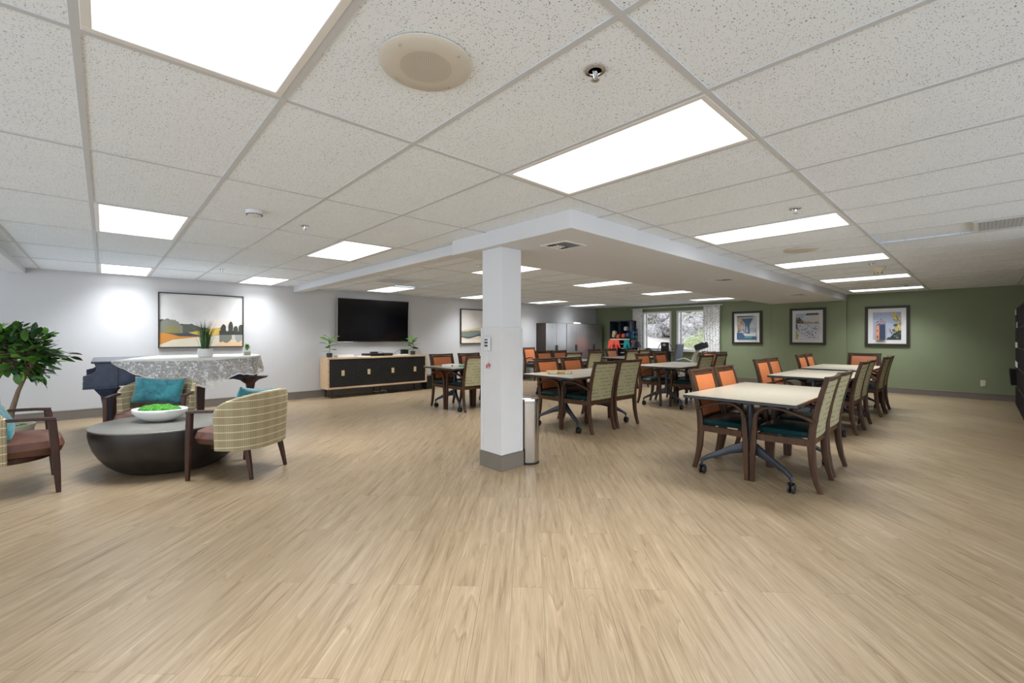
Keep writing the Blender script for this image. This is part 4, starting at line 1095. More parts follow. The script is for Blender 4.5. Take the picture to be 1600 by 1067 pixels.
# ---------------------------------------------------------------- media console, tv
cn = thing('media_console', 'long light wood media console with black chevron doors under the television', 'cabinet', (0, 0, 0))
x0, x1, y0, y1, z0, z1 = 3.255, 5.54, 8.87, 9.29, .185, .825
b_ = MB().bb(x0, x1, y0, y1, z1 - .035, z1).bb(x0, x1, y0, y1, z0, z0 + .035).bb(x0, x0 + .035, y0, y1, z0 + .035, z1 - .035).bb(x1 - .035, x1, y0, y1, z0 + .035, z1 - .035).bb(x0 + .035, x1 - .035, y1 - .01, y1, z0 + .035, z1 - .035)
b_.build('body', 'oak', cn, bevel=.002)
dw = (x1 - x0 - .07) / 4
for k in range(4):
    a, c = x0 + .035 + k * dw + .002, x0 + .035 + (k + 1) * dw - .002; za, zb = z0 + .037, z1 - .037; cx = (a + c) / 2
    d_ = MB()
    d_.bb(a, c, y0 + .022, y0 + .034, za, zb)
    # chevron strips, each its own raised board with a groove between
    H = zb - za; W = c - a; n = 9
    for sgn in (-1, 1):
        for q in range(-1, n):
            zc = za + (q + .5) * H / (n - 3)
            pl_ = [(0, zc - .0), (W / 2, zc + sgn * (1 if k % 2 else -1) * 0 + W / 2 * .9)]
            lo = [(0, zc), (W / 2, zc + W / 2), (W / 2, zc + W / 2 + H / (n - 3) - .005), (0, zc + H / (n - 3) - .005)]
            lo = clip(lo, [(1, 1, zb), (1, -1, za)])
            if len(lo) < 3: continue
            if sgn == -1: pts = [(cx - p[0], p[1]) for p in lo]
            else: pts = [(cx + p[0], p[1]) for p in lo][::-1]
            d_.prism(pts, (0, y0 + .022, 0), (1, 0, 0), (0, 0, 1), (0, -1, 0), .006)
    dr = d_.build('door', 'black', cn)
    MB().bb(cx - .03, cx + .03, y0 + .001, y0 + .0155, (za + zb) / 2 - .055, (za + zb) / 2 + .055).build('handle', 'gold', dr, bevel=.002)
lg = MB()
for x in (x0 + .1, (x0 + x1) / 2, x1 - .12):
    for y in (y0 + .05, y1 - .05):
        MB().bb(x - .008, x + .008, y - .008, y + .008, 0, z0).build('leg', 'black', cn)
MB().bb(x0 + .1, x1 - .12, y0 + .042, y0 + .058, z0 - .012, z0).bb(x0 + .1, x1 - .12, y1 - .058, y1 - .042, z0 - .012, z0).build('leg_rail', 'black', cn)
fig((3.36, 9.06, z1), 'fiddle leaf plant at the left end of the media console', 3, .40)
fig((5.28, 9.06, z1), 'fiddle leaf plant at the right end of the media console', 9, .38)
o = MB().rbox((0, 0, .022), (.34, .2, .044), .004).build('white_box', 'paper', loc=(3.66, 9.06, z1)); tag(o, 'flat white boxes beside the left plant on the console', 'box')
o = MB().rbox((0, 0, .006), (.3, .2, .012), .002).build('paper_stack', 'paper', loc=(4.02, 9.0, z1), rz=.1); tag(o, 'thin paper stack left of the black player on the console', 'papers')
t = thing('media_player', 'wide black media player centred on the console', 'electronics', (4.40, 9.06, z1))
MB().rbox((0, 0, .032), (.62, .24, .055), .006).build('housing', 'black', t); MB().bb(-.2, .1, -.1215, -.12, .02, .04).build('display', 'screen', t)
MB().bb(-.29, -.25, -.1, .1, 0, .0045).bb(.25, .29, -.1, .1, 0, .0045).build('foot', 'rubber', t)
o = MB().rbox((0, 0, .018), (.14, .1, .035), .005).build('set_top_box', 'black', loc=(4.33, 9.08, z1 + .0598)); tag(o, 'small black receiver on top of the media player', 'electronics')
o = MB().rbox((0, 0, .065), (.2, .05, .13), .006).build('router', 'black', loc=(5.12, 9.17, z1), rz=.2); tag(o, 'upright black router beside the right plant', 'electronics')
o = MB().rbox((0, 0, .012), (.24, .14, .024), .004).build('white_adapter', 'white_plastic', loc=(4.98, 9.0, z1)); tag(o, 'flat white adapter box in front of the black router', 'electronics')
cb = MB(); 
cb.tube([(4.72, 9.12, z1 + .006), (4.78, 9.16, z1 + .05), (4.88, 9.2, z1 + .03), (4.96, 9.22, z1 + .09), (5.03, 9.2, z1 + .12)], .004, 6)
cb.tube([(4.45, 9.15, z1 + .07), (4.52, 9.16, z1 + .085), (4.60, 9.18, z1 + .065), (4.68, 9.16, z1 + .01), (4.72, 9.12, z1 + .006)], .004, 6)
o = cb.build('cable', 'rubber', smooth=True); tag(o, 'black cables looping behind the devices on the console', 'cable')
t = thing('power_strip', 'dark power strip with white cords under the console', 'power strip', (4.75, 9.05, 0))
MB().rbox((0, 0, .025), (.22, .09, .045), .006).build('housing', 'charcoal', t); MB().tube([(-.1, 0, .02), (-.2, .02, .06), (-.32, .04, .03), (-.42, .06, .05)], .006, 6).build('cord', 'white_plastic', t, smooth=True)
o = MB().rbox((0, 0, .16), (.22, .26, .32), .01).build('subwoofer', 'black', loc=(5.72, 9.12, 0)); tag(o, 'black speaker box on the floor right of the media console', 'speaker')
tv = thing('television', 'large black wall-mounted television above the console', 'television', (4.42, 9.24, 1.60))
tv.rotation_euler = (math.radians(1.5), 0, 0)
W2_, H2_ = .84, .472
f = MB()
for q in ((-W2_, W2_, -H2_, -H2_ + .012), (-W2_, W2_, H2_ - .010, H2_), (-W2_, -W2_ + .010, -H2_ + .012, H2_ - .010), (W2_ - .010, W2_, -H2_ + .012, H2_ - .010)): f.bb(q[0], q[1], -.022, .022, q[2], q[3])
f.build('bezel', 'steel', tv, bevel=.002)
MB().bb(-W2_ + .010, W2_ - .010, -.018, .018, -H2_ + .012, H2_ - .010).build('screen', 'screen', tv)
MB().bb(-.25, .25, .018, .068, -.2, .2).build('wall_mount', 'black', tv)

# ---------------------------------------------------------------- pictures
def cmat(c, var=0.05, scale=5): return plain('paint', c, 0.75, var=var, scale=scale)
def blob_poly(pts): return pts
def picture(name, label, plane, u0, u1, z0, z1, frame_w, frame_d, framemat, layers, mat_w=0, glass=False):
    """plane 'Y' (left wall, faces -y, u=x) or 'X' (far wall, faces -x, u runs along -y)"""
    t = thing(name, label, 'picture', (0, 0, 0))
    if plane == 'Y': org = Vector((u0, WY - 0.004, z0)); ax = Vector((1, 0, 0)); nz_ = Vector((0, -1, 0))
    else: org = Vector((plane[1], u0, z0)); ax = Vector((0, -1, 0)); nz_ = Vector((-1, 0, 0))
    W = abs(u1 - u0); H = z1 - z0; ay = Vector((0, 0, 1))
    def rect(a, b, c, d): return [(a, c), (b, c), (b, d), (a, d)]
    fo = MB()
    fw = frame_w
    for r in (rect(0, W, 0, fw), rect(0, W, H - fw, H), rect(0, fw, fw, H - fw), rect(W - fw, W, fw, H - fw)): fo.prism(r, org, ax, ay, nz_, frame_d)
    fo.build('frame', framemat, t, bevel=0.003)
    base = frame_d * .45
    if mat_w:
        MB().prism(rect(fw, W - fw, fw, H - fw), org, ax, ay, nz_, base).build('mat_board', 'mat_board', t)
        a0, b0 = fw + mat_w, W - fw - mat_w; c0, d0 = fw + mat_w, H - fw - mat_w; zb = base
    else: a0, b0, c0, d0 = fw, W - fw, fw, H - fw; zb = 0
    mats = []; pb = MB(); h = zb
    for i, (colr, poly) in enumerate(layers):
        mm = cmat(colr) if not isinstance(colr, str) else M[colr]
        if mm not in mats: mats.append(mm)
        poly = clip([(p[0], p[1]) for p in poly], [(0, 1, 1), (0, -1, 0), (1, 1, 1), (1, -1, 0)])
        if len(poly) < 3: continue
        P_ = [(a0 + x * (b0 - a0), c0 + y * (d0 - c0)) for x, y in poly]
        n = len(P_); ar = sum(P_[k][0] * P_[(k + 1) % n][1] - P_[(k + 1) % n][0] * P_[k][1] for k in range(n))
        if ar < 0: P_ = P_[::-1]
        step = base if (i == 0 and not mat_w) else 0.0007
        pb.prism(P_, org + nz_ * h if i else org + nz_ * (zb if mat_w else 0), ax, ay, nz_, step, mi=mats.index(mm)); h += step if i else (step if not mat_w else step)
        if i == 0: h = (zb if mat_w else 0) + step
    pb.build('artwork', mats, t)
    if glass:
        gm = MB().prism(rect(fw, W - fw, fw, H - fw), org + nz_ * (frame_d * .75), ax, ay, nz_, .002).build('glass', 'glass', t)
    return t
F = [(0, 0), (1, 0), (1, 1), (0, 1)]
rp = random.Random(4)
def lump(x0, x1, yb, hts, j=.012, n=22):
    top = []
    for k in range(n + 1):
        s = k / n; x = x0 + (x1 - x0) * s
        q = s * (len(hts) - 1); i = min(int(q), len(hts) - 2); y = hts[i] + (hts[i + 1] - hts[i]) * (q - i)
        top.append((x, y + rp.uniform(-j, j)))
    return [(x0, yb)] + [(x1, yb)] + top[::-1]
def ell(cx, cy, rx, ry, n=12, j=0): return [(cx + rx * math.cos(6.2832 * k / n) * (1 + rp.uniform(-j, j)), cy + ry * math.sin(6.2832 * k / n) * (1 + rp.uniform(-j, j))) for k in range(n)]
L1 = [((.62, .61, .60), F),
      ((.68, .62, .57), lump(.55, 1, .3, [.52, .56, .55, .57], .004)),
      ((.085, .095, .075), lump(0, .62, .2, [.50, .53, .47, .42, .44, .38, .36, .34], .012)),
      ((.20, .20, .16), lump(0, .26, .26, [.48, .52, .51, .40], .02)),
      ((.22, .20, .075), lump(.05, .24, .26, [.30, .39, .40, .30], .01)),
      ((.60, .39, .075), [(.30, .26), (.52, .33), (.74, .38), (.75, .24), (.45, .18)]),
      ((.055, .06, .065), [(.18, .24), (.32, .27), (.50, .20), (.42, .19), (.2, .20)]),
      ((.50, .21, .04), [(0, .27), (.10, .25), (.22, .20), (.42, .195), (.52, .20), (.2, .14), (0, .03)]),
      ((.60, .54, .42), [(0, .04), (.15, .135), (.50, .195), (.70, .20), (1, .24), (1, 0), (0, 0)]),
      ((.45, .45, .40), [(.70, .14), (.70, .25), (1, .24), (1, .10)]),
      ((.66, .46, .28), [(.64, 0), (.72, .10), (.85, .10), (.90, .15), (.95, .08), (1, .09), (1, 0)]),
      ((.15, .16, .13), lump(.70, .86, .24, [.08, .10, .07, .09, .15], .01)[::-1]),
      ((.27, .28, .26), lump(.90, .99, .24, [.14, .08, .09, .13], .01)[::-1]),
      ((.035, .04, .03), lump(.70, 1.0, .23, [.30, .36, .30, .33, .28, .30, .33], .01)),
      ((.035, .04, .03), ell(.75, .35, .035, .085, j=.12)), ((.04, .045, .035), ell(.845, .38, .030, .12, j=.06)), ((.04, .045, .035), ell(.91, .33, .03, .08, j=.1)), ((.045, .05, .035), ell(.98, .35, .035, .09, j=.1))]
picture('landscape_painting', 'framed landscape painting with yellow field above the piano', 'Y', .655, 1.885, 1.06, 1.99, .016, .045, 'picture_frame', L1)
L2 = [((.66, .62, .58), F), ((.60, .50, .28), lump(0, 1, 0, [.38, .42, .47, .50, .46], .006)), ((.17, .20, .17), lump(0, 1, 0, [.34, .37, .38, .33, .40], .006)),
      ((.05, .07, .12), lump(0, 1, 0, [.20, .18, .26, .30, .25], .006)), ((.66, .54, .38), lump(0, 1, 0, [.17, .13, .22, .16, .20], .005)), ((.70, .64, .54), lump(0, .9, 0, [.08, .11, .10, .02], .004))]
picture('landscape_painting', 'black-framed abstract hills painting partly hidden by the column', 'Y', 6.82, 8.02, 1.055, 1.985, .022, .045, 'picture_frame', L2)
def speck(x0, x1, y0, y1, n, cols, s=.03):
    return [(rp.choice(cols), ell(rp.uniform(x0, x1), rp.uniform(y0, y1), rp.uniform(.4, 1) * s, rp.uniform(.3, .8) * s, 6, .3)) for _ in range(n)]
A1 = [((.50, .56, .60), F)] + [((.42, .44, .45), [(.65, .3), (1, .3), (1, .5), (.65, .5)])] + [((.52, .42, .33), [(0, .28), (.33, .3), (.38, .6), (.32, .95), (0, .95)])] + speck(0, .34, .32, .9, 26, [(.62, .52, .42), (.20, .15, .12), (.40, .30, .25)], .06)
A1 += [((.07, .13, .22), [(.25, .88), (.82, .9), (.66, .66), (.62, .50), (.66, .25), (.38, .25), (.44, .5), (.40, .70)]), ((.02, .02, .03), [(0, .96), (0, 1), (.85, 1), (.85, .97)]), ((.35, .42, .48), [(.44, .3), (.52, .62), (.60, .3)]),
       ((.05, .12, .22), [(0, 0), (1, 0), (1, .12), (.35, .18), (.3, .28), (0, .28)]), ((.62, .62, .62), [(.35, .28), (.7, .22), (1, .27), (1, .14), (.4, .14)]), ((.10, .30, .32), [(.4, .06), (.75, .05), (.8, .13), (.45, .13)])]
picture('framed_photo', 'framed picture of a blue bridge pier beside the curtain', ('X', WX - .004), 4.71, 3.96, 1.045, 1.935, .055, .04, 'picture_frame', A1, .075, True)
A2 = [((.36, .48, .68), F), ((.62, .62, .62), [(.0, .75), (.5, .95), (1, .95), (1, .6), (0, .6)]), ((.12, .13, .10), [(0, .62), (0, .84), (.18, .84), (.32, .68), (.34, .6)])] + speck(0, .3, .6, .85, 12, [(.30, .28, .18), (.1, .12, .08)], .05)
A2 += [((.40, .30, .27), lump(.32, 1, .56, [.70, .66, .68, .64, .70, .66], .03)), ((.66, .68, .72), [(0, 0), (1, 0), (1, .6), (0, .6)]), ((.10, .14, .25), [(0, .40), (0, .60), (.08, .6), (.10, .38)]), ((.45, .46, .10), [(0, 0), (0, .36), (.08, .36), (.1, 0)])]
A2 += speck(.1, 1, 0, .58, 70, [(.18, .24, .42), (.35, .42, .60), (.80, .81, .84), (.25, .20, .30)], .045) + [((.07, .07, .07), [(.45, .92), (.5, 1), (.98, 1), (.98, .93)])]
picture('framed_photo', 'framed picture of snowy trees and water in the middle of the green wall', ('X', WX - .074), 3.30, 2.545, 1.05, 1.95, .055, .04, 'picture_frame', A2, .075, True)
A3 = [((.36, .40, .52), F)] + [((.44, .47, .56), [(0, 0), (1, 0), (1, .5), (0, .75)])]
A3 += [((.035, .045, .05), lump(.50, 1.0, 0, [.05, .10, .18, .26, .34, .40], .03)), ((.05, .06, .065), ell(.83, .52, .09, .05, j=.2)), ((.05, .06, .065), ell(.84, .34, .16, .06, j=.2))] + speck(.6, 1, .05, .4, 22, [(.10, .12, .11), (.16, .18, .14), (.03, .04, .04)], .05)
A3 += speck(.80, 1.0, .3, .75, 26, [(.42, .33, .06), (.24, .20, .06), (.60, .48, .15)], .055) + speck(.68, 1.0, .72, .97, 26, [(.42, .33, .06), (.22, .19, .06), (.60, .48, .15)], .05)
A3 += [((.62, .26, .14), [(.13, 0), (.13, .50), (.25, .56), (.25, 0)]), ((.035, .045, .085), [(.25, 0), (.25, .58), (.46, .58), (.46, 0)]), ((.10, .13, .20), [(.12, .52), (.23, .60), (.47, .60), (.47, .54), (.25, .52)]), ((.28, .32, .42), [(.22, .585), (.22, .64), (.48, .63), (.47, .575)]),
       ((.04, .05, .07), [(.08, .58), (.20, .67), (.50, .63), (.50, .62), (.24, .655)]), ((.62, .26, .15), [(.24, .66), (.30, .73), (.44, .65)]), ((.03, .03, .04), [(.29, .72), (.29, .76), (.31, .76), (.31, .72)]), ((.05, .05, .06), [(.30, .93), (.33, .88), (.31, .89)]),
       ((.03, .03, .03), [(.165, .30), (.165, .36), (.20, .36), (.20, .30)]), ((.03, .03, .03), [(.165, .06), (.165, .15), (.20, .15), (.20, .06)])]
picture('framed_photo', 'framed picture of a brick tower under a grey sky, rightmost', ('X', WX - .004), 1.815, 1.06, 1.04, 1.93, .052, .04, 'picture_frame', A3, .085, True)

def outlet(y, z, lab):
    t = thing('wall_outlet', lab, 'outlet', (WX - .001, y, z))
    MB().bb(-.007, 0, -.038, .038, -.06, .06).build('plate', 'ivory', t, bevel=.002)
    s_ = MB()
    for dz in (-.024, .024): s_.bb(-.0085, -.007, -.017, .017, dz - .015, dz + .015)
    s_.build('socket', 'white_plastic', t)
outlet(4.69, .33, 'ivory wall outlet below the bridge pier picture'); outlet(-.02, .325, 'ivory wall outlet near the dark cube shelf')

# ---------------------------------------------------------------- tall cabinets
for k, (a, lab) in enumerate(((9.70, 'tall dark double-door cabinet, leftmost of three against the wall'), (10.655, 'tall dark double-door cabinet, middle of three'), (11.60, 'tall dark double-door cabinet, rightmost of three with reddish sheen'))):
    t = thing('storage_cabinet', lab, 'cabinet', (a, 8.90, 0), group='tall storage cabinets on the white wall')
    w_ = .935; h = 1.665
    MB().bb(0, w_, .02, .415, .0, h).build('body', 'espresso', t, bevel=.003)
    for q in (0, 1):
        d = MB().bb(.003 + q * w_ / 2, w_ / 2 * (q + 1) - .003, 0, .018, .06, h - .01).build('door', 'cab_door', t, bevel=.002)
        xx = w_ / 2 + (-.035 if q == 0 else .035)
        MB().bb(xx - .016, xx + .016, -.014, -.0005, .80, .99).build('handle', 'black', d, bevel=.003)
o = MB().rbox((0, 0, .02), (.4, .25, .04), .004).build('folder', 'paper', loc=(11.2, 9.05, 1.6652), rz=.1); tag(o, 'flat white folder lying on top of the tall cabinets', 'folder')

# ---------------------------------------------------------------- exercise locker
lk = thing('clothes_locker', 'open navy locker with shirts and exercise gear by the left curtain', 'locker', (0, 0, 0))
lx0, lx1, ly0, ly1, lz = 12.28, 12.72, 7.65, 8.42, 1.76
b_ = MB().bb(lx1 - .01, lx1, ly0, ly1, 0.03, lz).bb(lx0, lx1, ly0, ly0 + .02, .03, lz).bb(lx0, lx1, ly1 - .02, ly1, .03, lz).bb(lx0, lx1, ly0, ly1, lz - .02, lz).bb(lx0, lx1, ly0, ly1, .0, .05)
b_.build('shell', 'navy', lk); MB().bb(lx0 + .01, lx1 - .01, ly0 + .02, ly1 - .02, 1.18, 1.20).build('shelf', 'navy', lk)
MB().bb(lx0, lx0 + .02, ly0 + .02, ly1 - .02, 1.14, 1.18).build('shelf_edge', 'ivory', lk)
MB().bb(lx0 + .01, lx1 - .01, 8.02, 8.04, 1.20, lz - .02).build('divider', 'navy', lk)
for k in range(6): MB().bb(lx0 + .03, lx1 - .02, 7.88, 8.02, .30 + .14 * k, .315 + .14 * k).build('slat', 'white_plastic', lk)
def shirt(y, z, w_, h, mat, lab):
    p = [(-w_ / 2, 0), (-w_ / 2 - .03, -.26), (-w_ / 2 + .06, -.27), (-w_ / 2 + .08, -.12), (-w_ / 2 + .09, -h), (w_ / 2 - .07, -h * .96), (w_ / 2 - .06, -.12), (w_ / 2 + .01, -.26), (w_ / 2 + .05, -.24), (w_ / 2, 0), (.03, .02), (-.03, .02)]
    o = MB().prism(p, (0, 0, 0), (0, -1, 0), (0, 0, 1), (-1, 0, 0), .035).build('hanging_shirt', mat, loc=(lx0 - .003, y, z), bevel=.006); tag(o, lab, 'shirt', 'clothes hanging in the locker'); return o
shirt(8.33, 1.13, .22, .50, 'coral', 'coral shirt hanging at the left of the open locker')
shirt(8.13, 1.13, .18, .64, 'coral', 'longer coral shirt beside the first in the locker')
shirt(7.76, 1.13, .17, .48, 'teal_cloth', 'teal shirt hanging at the right of the open locker')
def trousers(y, z, mat, lab):
    o = MB().bb(-.03, 0, -.09, -.01, -.42, 0).bb(-.03, 0, .01, .09, -.42, 0).bb(-.032, 0, -.09, .09, -.05, .01).build('hanging_trousers', mat, loc=(lx0 + .12, y, z), bevel=.004); tag(o, lab, 'trousers'); return o
trousers(7.79, .62, plain('blue_denim', (.05, .16, .22), .9), 'blue trousers hanging below the teal shirt')
ro = random.Random(2)
for k, (y, z, mt, lab) in enumerate(((8.32, 1.27, 'tan_box', 'yellow soft toy bundle on the locker shelf'), (8.14, 1.25, 'coral', 'red cloth bundle in the middle of the locker shelf'), (7.95, 1.27, 'coral', 'coral bag standing on the locker shelf'), (7.78, 1.30, 'blue', 'blue bag at the right of the locker shelf'), (7.86, 1.50, 'white_plastic', 'white cap on the blue and coral bags in the locker'), (8.30, 1.37, 'ivory', 'pale bundle on top of the yellow one in the locker'))):
    o = MB().cushion((0, 0, 0), (.18, .14, .13), .02, 5, 2.6).build('bundle', mt, loc=(lx0 + .12, y, z), smooth=True); tag(o, lab, 'bag')
def dumbbell(z, x, mt, lab):
    t = thing('dumbbell', lab, 'dumbbell', (x, 7.590, z), group='dumbbells racked on the side of the locker')
    m_ = Matrix.Rotation(math.radians(90), 3, 'Y')
    MB().lathe([(.012, -.06), (.012, .06)], n=8, M_=m_).build('grip', 'chrome', t)
    for s in (-1, 1): MB().lathe([(.03, -.035), (.046, -.028), (.046, .028), (.03, .035)], (s * .075, 0, 0), n=8, M_=m_).build('head', mt, t, smooth=True)
for z, mt, lab in ((1.38, 'blue', 'blue dumbbell, highest on the locker side rack'), (1.24, 'teal_cloth', 'teal dumbbell second on the locker side rack'), (1.09, plain('pink_rubber', (.55, .15, .2)), 'pink dumbbell third on the locker side rack'), (.98, 'orange_rub', 'orange dumbbell lower on the locker side rack'), (.66, 'blue', 'blue dumbbell lowest on the locker side rack')): dumbbell(z, 12.42, mt, lab)
rk = MB().bb(12.28, 12.30, 7.555, 7.575, 0, 1.5).bb(12.54, 12.56, 7.555, 7.575, 0, 1.5)
for z in (1.38, 1.24, 1.09, .98, .66): rk.bb(12.29, 12.55, 7.555, 7.64, z - .048, z - .040)
o = rk.build('dumbbell_rack', 'navy'); tag(o, 'narrow dumbbell rack fixed to the locker side', 'rack')

# ---------------------------------------------------------------- curtains
def curtain(y0, y1, lab):
    n = 60; vs = []; rows = 12; b_ = MB()
    for i in range(n + 1):
        s = i / n; y = y1 + (y0 - y1) * s
        for r in range(rows + 1):
            f = r / rows; z = 2.135 - 1.50 * f; x = WX - .12 + .026 * math.sin(s * math.pi * 2 * 6) * (1 - .3 * f) + .006 * math.sin(s * 40 + f * 4)
            vs.append((x, y + .01 * math.sin(f * 3), z))
    b_.add(vs, [(i * (rows + 1) + r, (i + 1) * (rows + 1) + r, (i + 1) * (rows + 1) + r + 1, i * (rows + 1) + r + 1) for i in range(n) for r in range(rows)])
    o = b_.build('curtain', 'curtain', smooth=True); m_ = o.modifiers.new('thick', 'SOLIDIFY'); m_.thickness = .003
    tag(o, lab, 'curtain', 'speckled curtains at the windows')
curtain(7.42, 7.77, 'speckled white curtain at the left of the windows'); curtain(5.00, 5.47, 'wider speckled white curtain at the right of the windows')
t = thing('curtain_rod', 'slim white curtain rod above both windows', 'curtain rod', (WX - .12, 6.38, 2.145))
MB().tube([(0, -1.42, 0), (0, 1.42, 0)], .012, 10).build('rod', 'win_white', t, smooth=True)
for y in (-1.43, 1.43): MB().lathe([(.0001, -.02), (.02, 0), (.0001, .02)], (0, y, 0), n=10).build('finial', 'win_white', t)
MB().bb(0.01, .119, -1.3, -1.28, -.01, .01).bb(0.01, .119, 1.28, 1.3, -.01, .01).build('bracket', 'win_white', t)

# ---------------------------------------------------------------- desk by the window
ds = thing('window_desk', 'dark desk below the left window', 'desk', (0, 0, 0))
MB().bb(11.25, 11.95, 5.75, 7.25, .82, .85).build('desktop', 'espresso', ds, bevel=.003)
for x in (11.30, 11.90):
    for y in (5.80, 7.20): MB().bb(x - .02, x + .02, y - .02, y + .02, 0, .82).build('leg', 'black', ds)
MB().bb(11.28, 11.30, 5.8, 7.2, .60, .82).build('apron', 'espresso', ds)
t = thing('table_lamp', 'lamp with a dark tapered shade on the desk by the locker', 'lamp', (11.55, 6.98, .851))
MB().lathe([(.06, 0), (.05, .03), (.03, .05), (.045, .08), (.02, .10)], n=16).build('base', 'chrome', t, smooth=True)
MB().lathe([(.0001, .08), (.17, .08), (.10, .25), (.0001, .25)], n=24).build('lamp_shade', 'charcoal', t, smooth=True)
t = thing('tote_bag', 'black bag with a white print standing on the desk before the left window', 'bag', (11.45, 6.02, .851))
MB().rbox((0, 0, .12), (.10, .21, .24), .02).build('body', 'black', t)
MB().lathe([(.0001, 0), (.045, 0)], (-.0515, 0.02, .19), n=14, M_=None).build('handle_hole', 'white_plastic', t) if False else None
MB().prism(ell(0, .17, .05, .035, 14), (-.0505, 0, 0), (0, -1, 0), (0, 0, 1), (-1, 0, 0), .001).build('print', 'white_plastic', t)
MB().tube([(-.02, .10, .22), (-.03, .15, .15), (-.03, .21, .02), (0, .22, .006)], .009, 6).tube([(-.02, -.10, .22), (-.02, -.16, .18), (-.03, -.24, .06), (-.02, -.25, .01)], .009, 6).build('strap', 'black', t, smooth=True)
o = MB().lathe([(.0001, .075), (.06, .065), (.10, .03), (.14, .008), (.14, .0)], n=20).build('hat', 'espresso', loc=(11.45, 6.52, .851), smooth=True); tag(o, 'small dark hat on the desk between the lamp and the bag', 'hat')
o = MB().rbox((0, 0, .008), (.2, .3, .016), .003).build('folder', 'paper', loc=(11.5, 6.66, .851)); o.location.y = 6.75; o.location.x = 11.72; tag(o, 'white papers on the desk behind the lamp', 'papers')

# ---------------------------------------------------------------- recumbent exercise machine
em = thing('exercise_machine', 'cream seated exercise machine with dark console below the right window', 'exercise machine', (0, 0, 0))
MB().rbox((11.45, 5.25, .09), (.45, 1.25, .10), .05).build('base', 'cream', em)
MB().box((11.35, 5.585, .78), (.40, .07, .56), M_=Matrix.Rotation(math.radians(9), 3, 'X')).build('backrest', 'grey_up', em, bevel=.02)
MB().rbox((11.35, 5.42, .46), (.40, .34, .08), .04).build('seat', 'grey_up', em)
MB().bb(11.28, 11.42, 5.38, 5.52, .14, .42).build('seat_post', 'cream', em, bevel=.01)
MB().sweep([(11.42, 5.28, .14), (11.42, 5.24, .45), (11.40, 5.18, .70), (11.38, 5.08, .88), (11.36, 4.98, .97)], [(.14, .12), (.10, .10), (.08, .08), (.07, .07), (.06, .06)]).build('column', 'cream', em, smooth=True)
MB().rbox((11.34, 4.96, 1.00), (.20, .32, .15), .05, M_=Matrix.Rotation(math.radians(-20), 3, 'X')).build('console', 'charcoal', em)
MB().tube([(11.22, 5.15, .60), (11.2, 5.35, .68), (11.2, 5.56, .62)], .014, 8).tube([(11.60, 5.05, .60), (11.6, 4.86, .72), (11.6, 4.72, .88)], .014, 8).build('handlebar', 'white_plastic', em, smooth=True)
MB().rbox((11.30, 4.80, .60), (.12, .22, .04), .02).rbox((11.55, 4.80, .30), (.12, .22, .04), .02).build('pedal', 'blue', em)
MB().beam((11.36, 5.16, .50), (11.30, 4.82, .58), .03, .03).beam((11.44, 5.2, .30), (11.52, 4.82, .29), .03, .03).build('pedal_arm', 'black', em)

# ---------------------------------------------------------------- cube shelf at the right
cs = thing('cube_shelf', 'dark brown cube shelf at the right edge of the photo', 'shelf', (0, 0, 0))
sx0, sx1, sy0, sy1 = 9.60, 12.28, -.79, -.425; nc = 7; cw = (sx1 - sx0 - .02) / nc; rh = (1.765 - .02) / 5
fz = MB()
for k in range(nc + 1): fz.bb(sx0 + k * cw, sx0 + k * cw + .02, sy0, sy1, 0, 1.765)
for k in range(nc): 
    for r in range(6): fz.bb(sx0 + k * cw + .02, sx0 + (k + 1) * cw, sy0, sy1 - .002, r * rh, r * rh + .02)
fz.build('carcass', 'espresso', cs)
MB().bb(sx0, sx1, sy0 - .006, sy0 - .001, 0, 1.76).build('back_panel', 'espresso', cs)
tg_ = random.Random(6)
for c, r, wh in ((6, 4, 'topmost on the far column'), (6, 3, 'second from top on the far column'), (6, 2, 'in the middle of the far column'), (6, 1, 'just above the black bin'), (5, 4, 'topmost on the nearer column'), (5, 3, 'second from top on the nearer column'), (5, 2, 'in the middle of the nearer column')):
    x = sx0 + (c + .5) * cw + tg_.uniform(-.05, .05); z = r * rh + .02 + tg_.uniform(-.02, .0) + (rh - .03 if r == 4 and c == 6 else 0)
    o = MB().bb(-.035, .035, 0, .004, 0, .10).build('name_tag', 'paper', loc=(x, sy1 + .0005, min(z, 1.64)), rz=tg_.uniform(0, .25)); tag(o, 'white paper tag on the dark cube shelf, ' + wh, 'tag', 'white tags on the cube shelf')
t = thing('storage_bin', 'black fabric bin sticking out of the dark cube shelf', 'bin', (12.07, -.49, 1 * rh + .0205))
MB().box((0, 0, .15), (.32, .30, .29), taper=.88).build('body', 'dark_gap', t, bevel=.01)
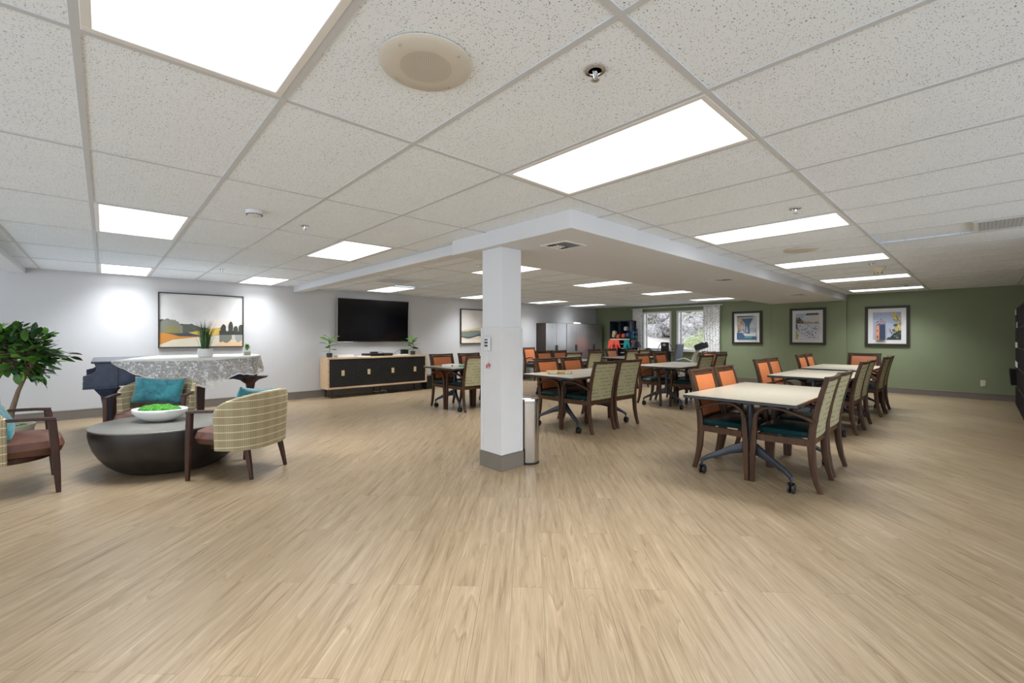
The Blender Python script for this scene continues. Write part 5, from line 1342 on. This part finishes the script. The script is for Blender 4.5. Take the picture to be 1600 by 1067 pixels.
MB().bb(-.163, .163, .1, .153, .29, .30).build('rim', 'black', t)

# ---------------------------------------------------------------- steel bin and alarm box at the column
t = thing('waste_bin', 'slim semi-round stainless steel waste bin beside the column', 'bin', (3.092, 3.08, 0), 0)
def semi(r, n=20): return [(r * math.cos(a) * 1.0, r * math.sin(a)) for a in [2 * math.pi * k / n for k in range(n)]]
MB().lathe([(.110, 0), (.110, .022), (.0001, .022)], n=40).build('base_ring', 'rubber', t, smooth=True)
MB().lathe([(.107, .022), (.107, .600)], n=48).build('body', 'steel', t, smooth=True)
MB().lathe([(.110, .600), (.112, .615), (.109, .640), (.08, .650), (.0001, .652)], n=48).build('lid', 'steel', t, smooth=True)
t = thing('alarm_box', 'white alarm box with three small windows on the column', 'alarm box', (2.6885, 3.215, 1.18))
MB().rbox((0, 0, 0), (.062, .12, .028), .012, M_=Matrix(((0, 0, -1), (0, 1, 0), (1, 0, 0)))).build('housing', 'white_plastic', t) if False else MB().bb(-.026, 0, -.042, .042, -.068, .068).build('housing', 'white_plastic', t, bevel=.008)
MB().bb(-.0270, -.0255, -.018, .028, .034, .046).bb(-.0270, -.0255, -.018, .028, .004, .022).bb(-.0270, -.0255, -.018, .028, -.026, -.008).build('status_window', plain('dark_blue_window', (.02, .06, .09), .2), t)
kz = 1.18 - .068
t = thing('key_set', 'keys with red tags hanging below the alarm box', 'keys', (2.675, 3.215, kz))
MB().tube([(0, 0, 0), (0, .002, -.05), (0, -.002, -.10)], .0012, 5).build('cord', 'paper', t)
ring = [(0, .014 * math.cos(a), -.113 + .014 * math.sin(a)) for a in [6.2832 * k / 14 for k in range(15)]]
MB().tube(ring, .0015, 5).build('key_ring', 'chrome', t)
MB().bb(-.004, .004, .002, .016, -.165, -.128).build('red_tag', 'red', t, bevel=.002)
MB().tube([(0, -.006, -.125), (0, -.022, -.12), (0, -.038, -.13), (0, -.03, -.145), (0, -.012, -.135)], .004, 6).build('coil', 'red', t, smooth=True)
MB().bb(-.0015, .0015, -.018, -.010, -.170, -.128).build('key', 'chrome', t)
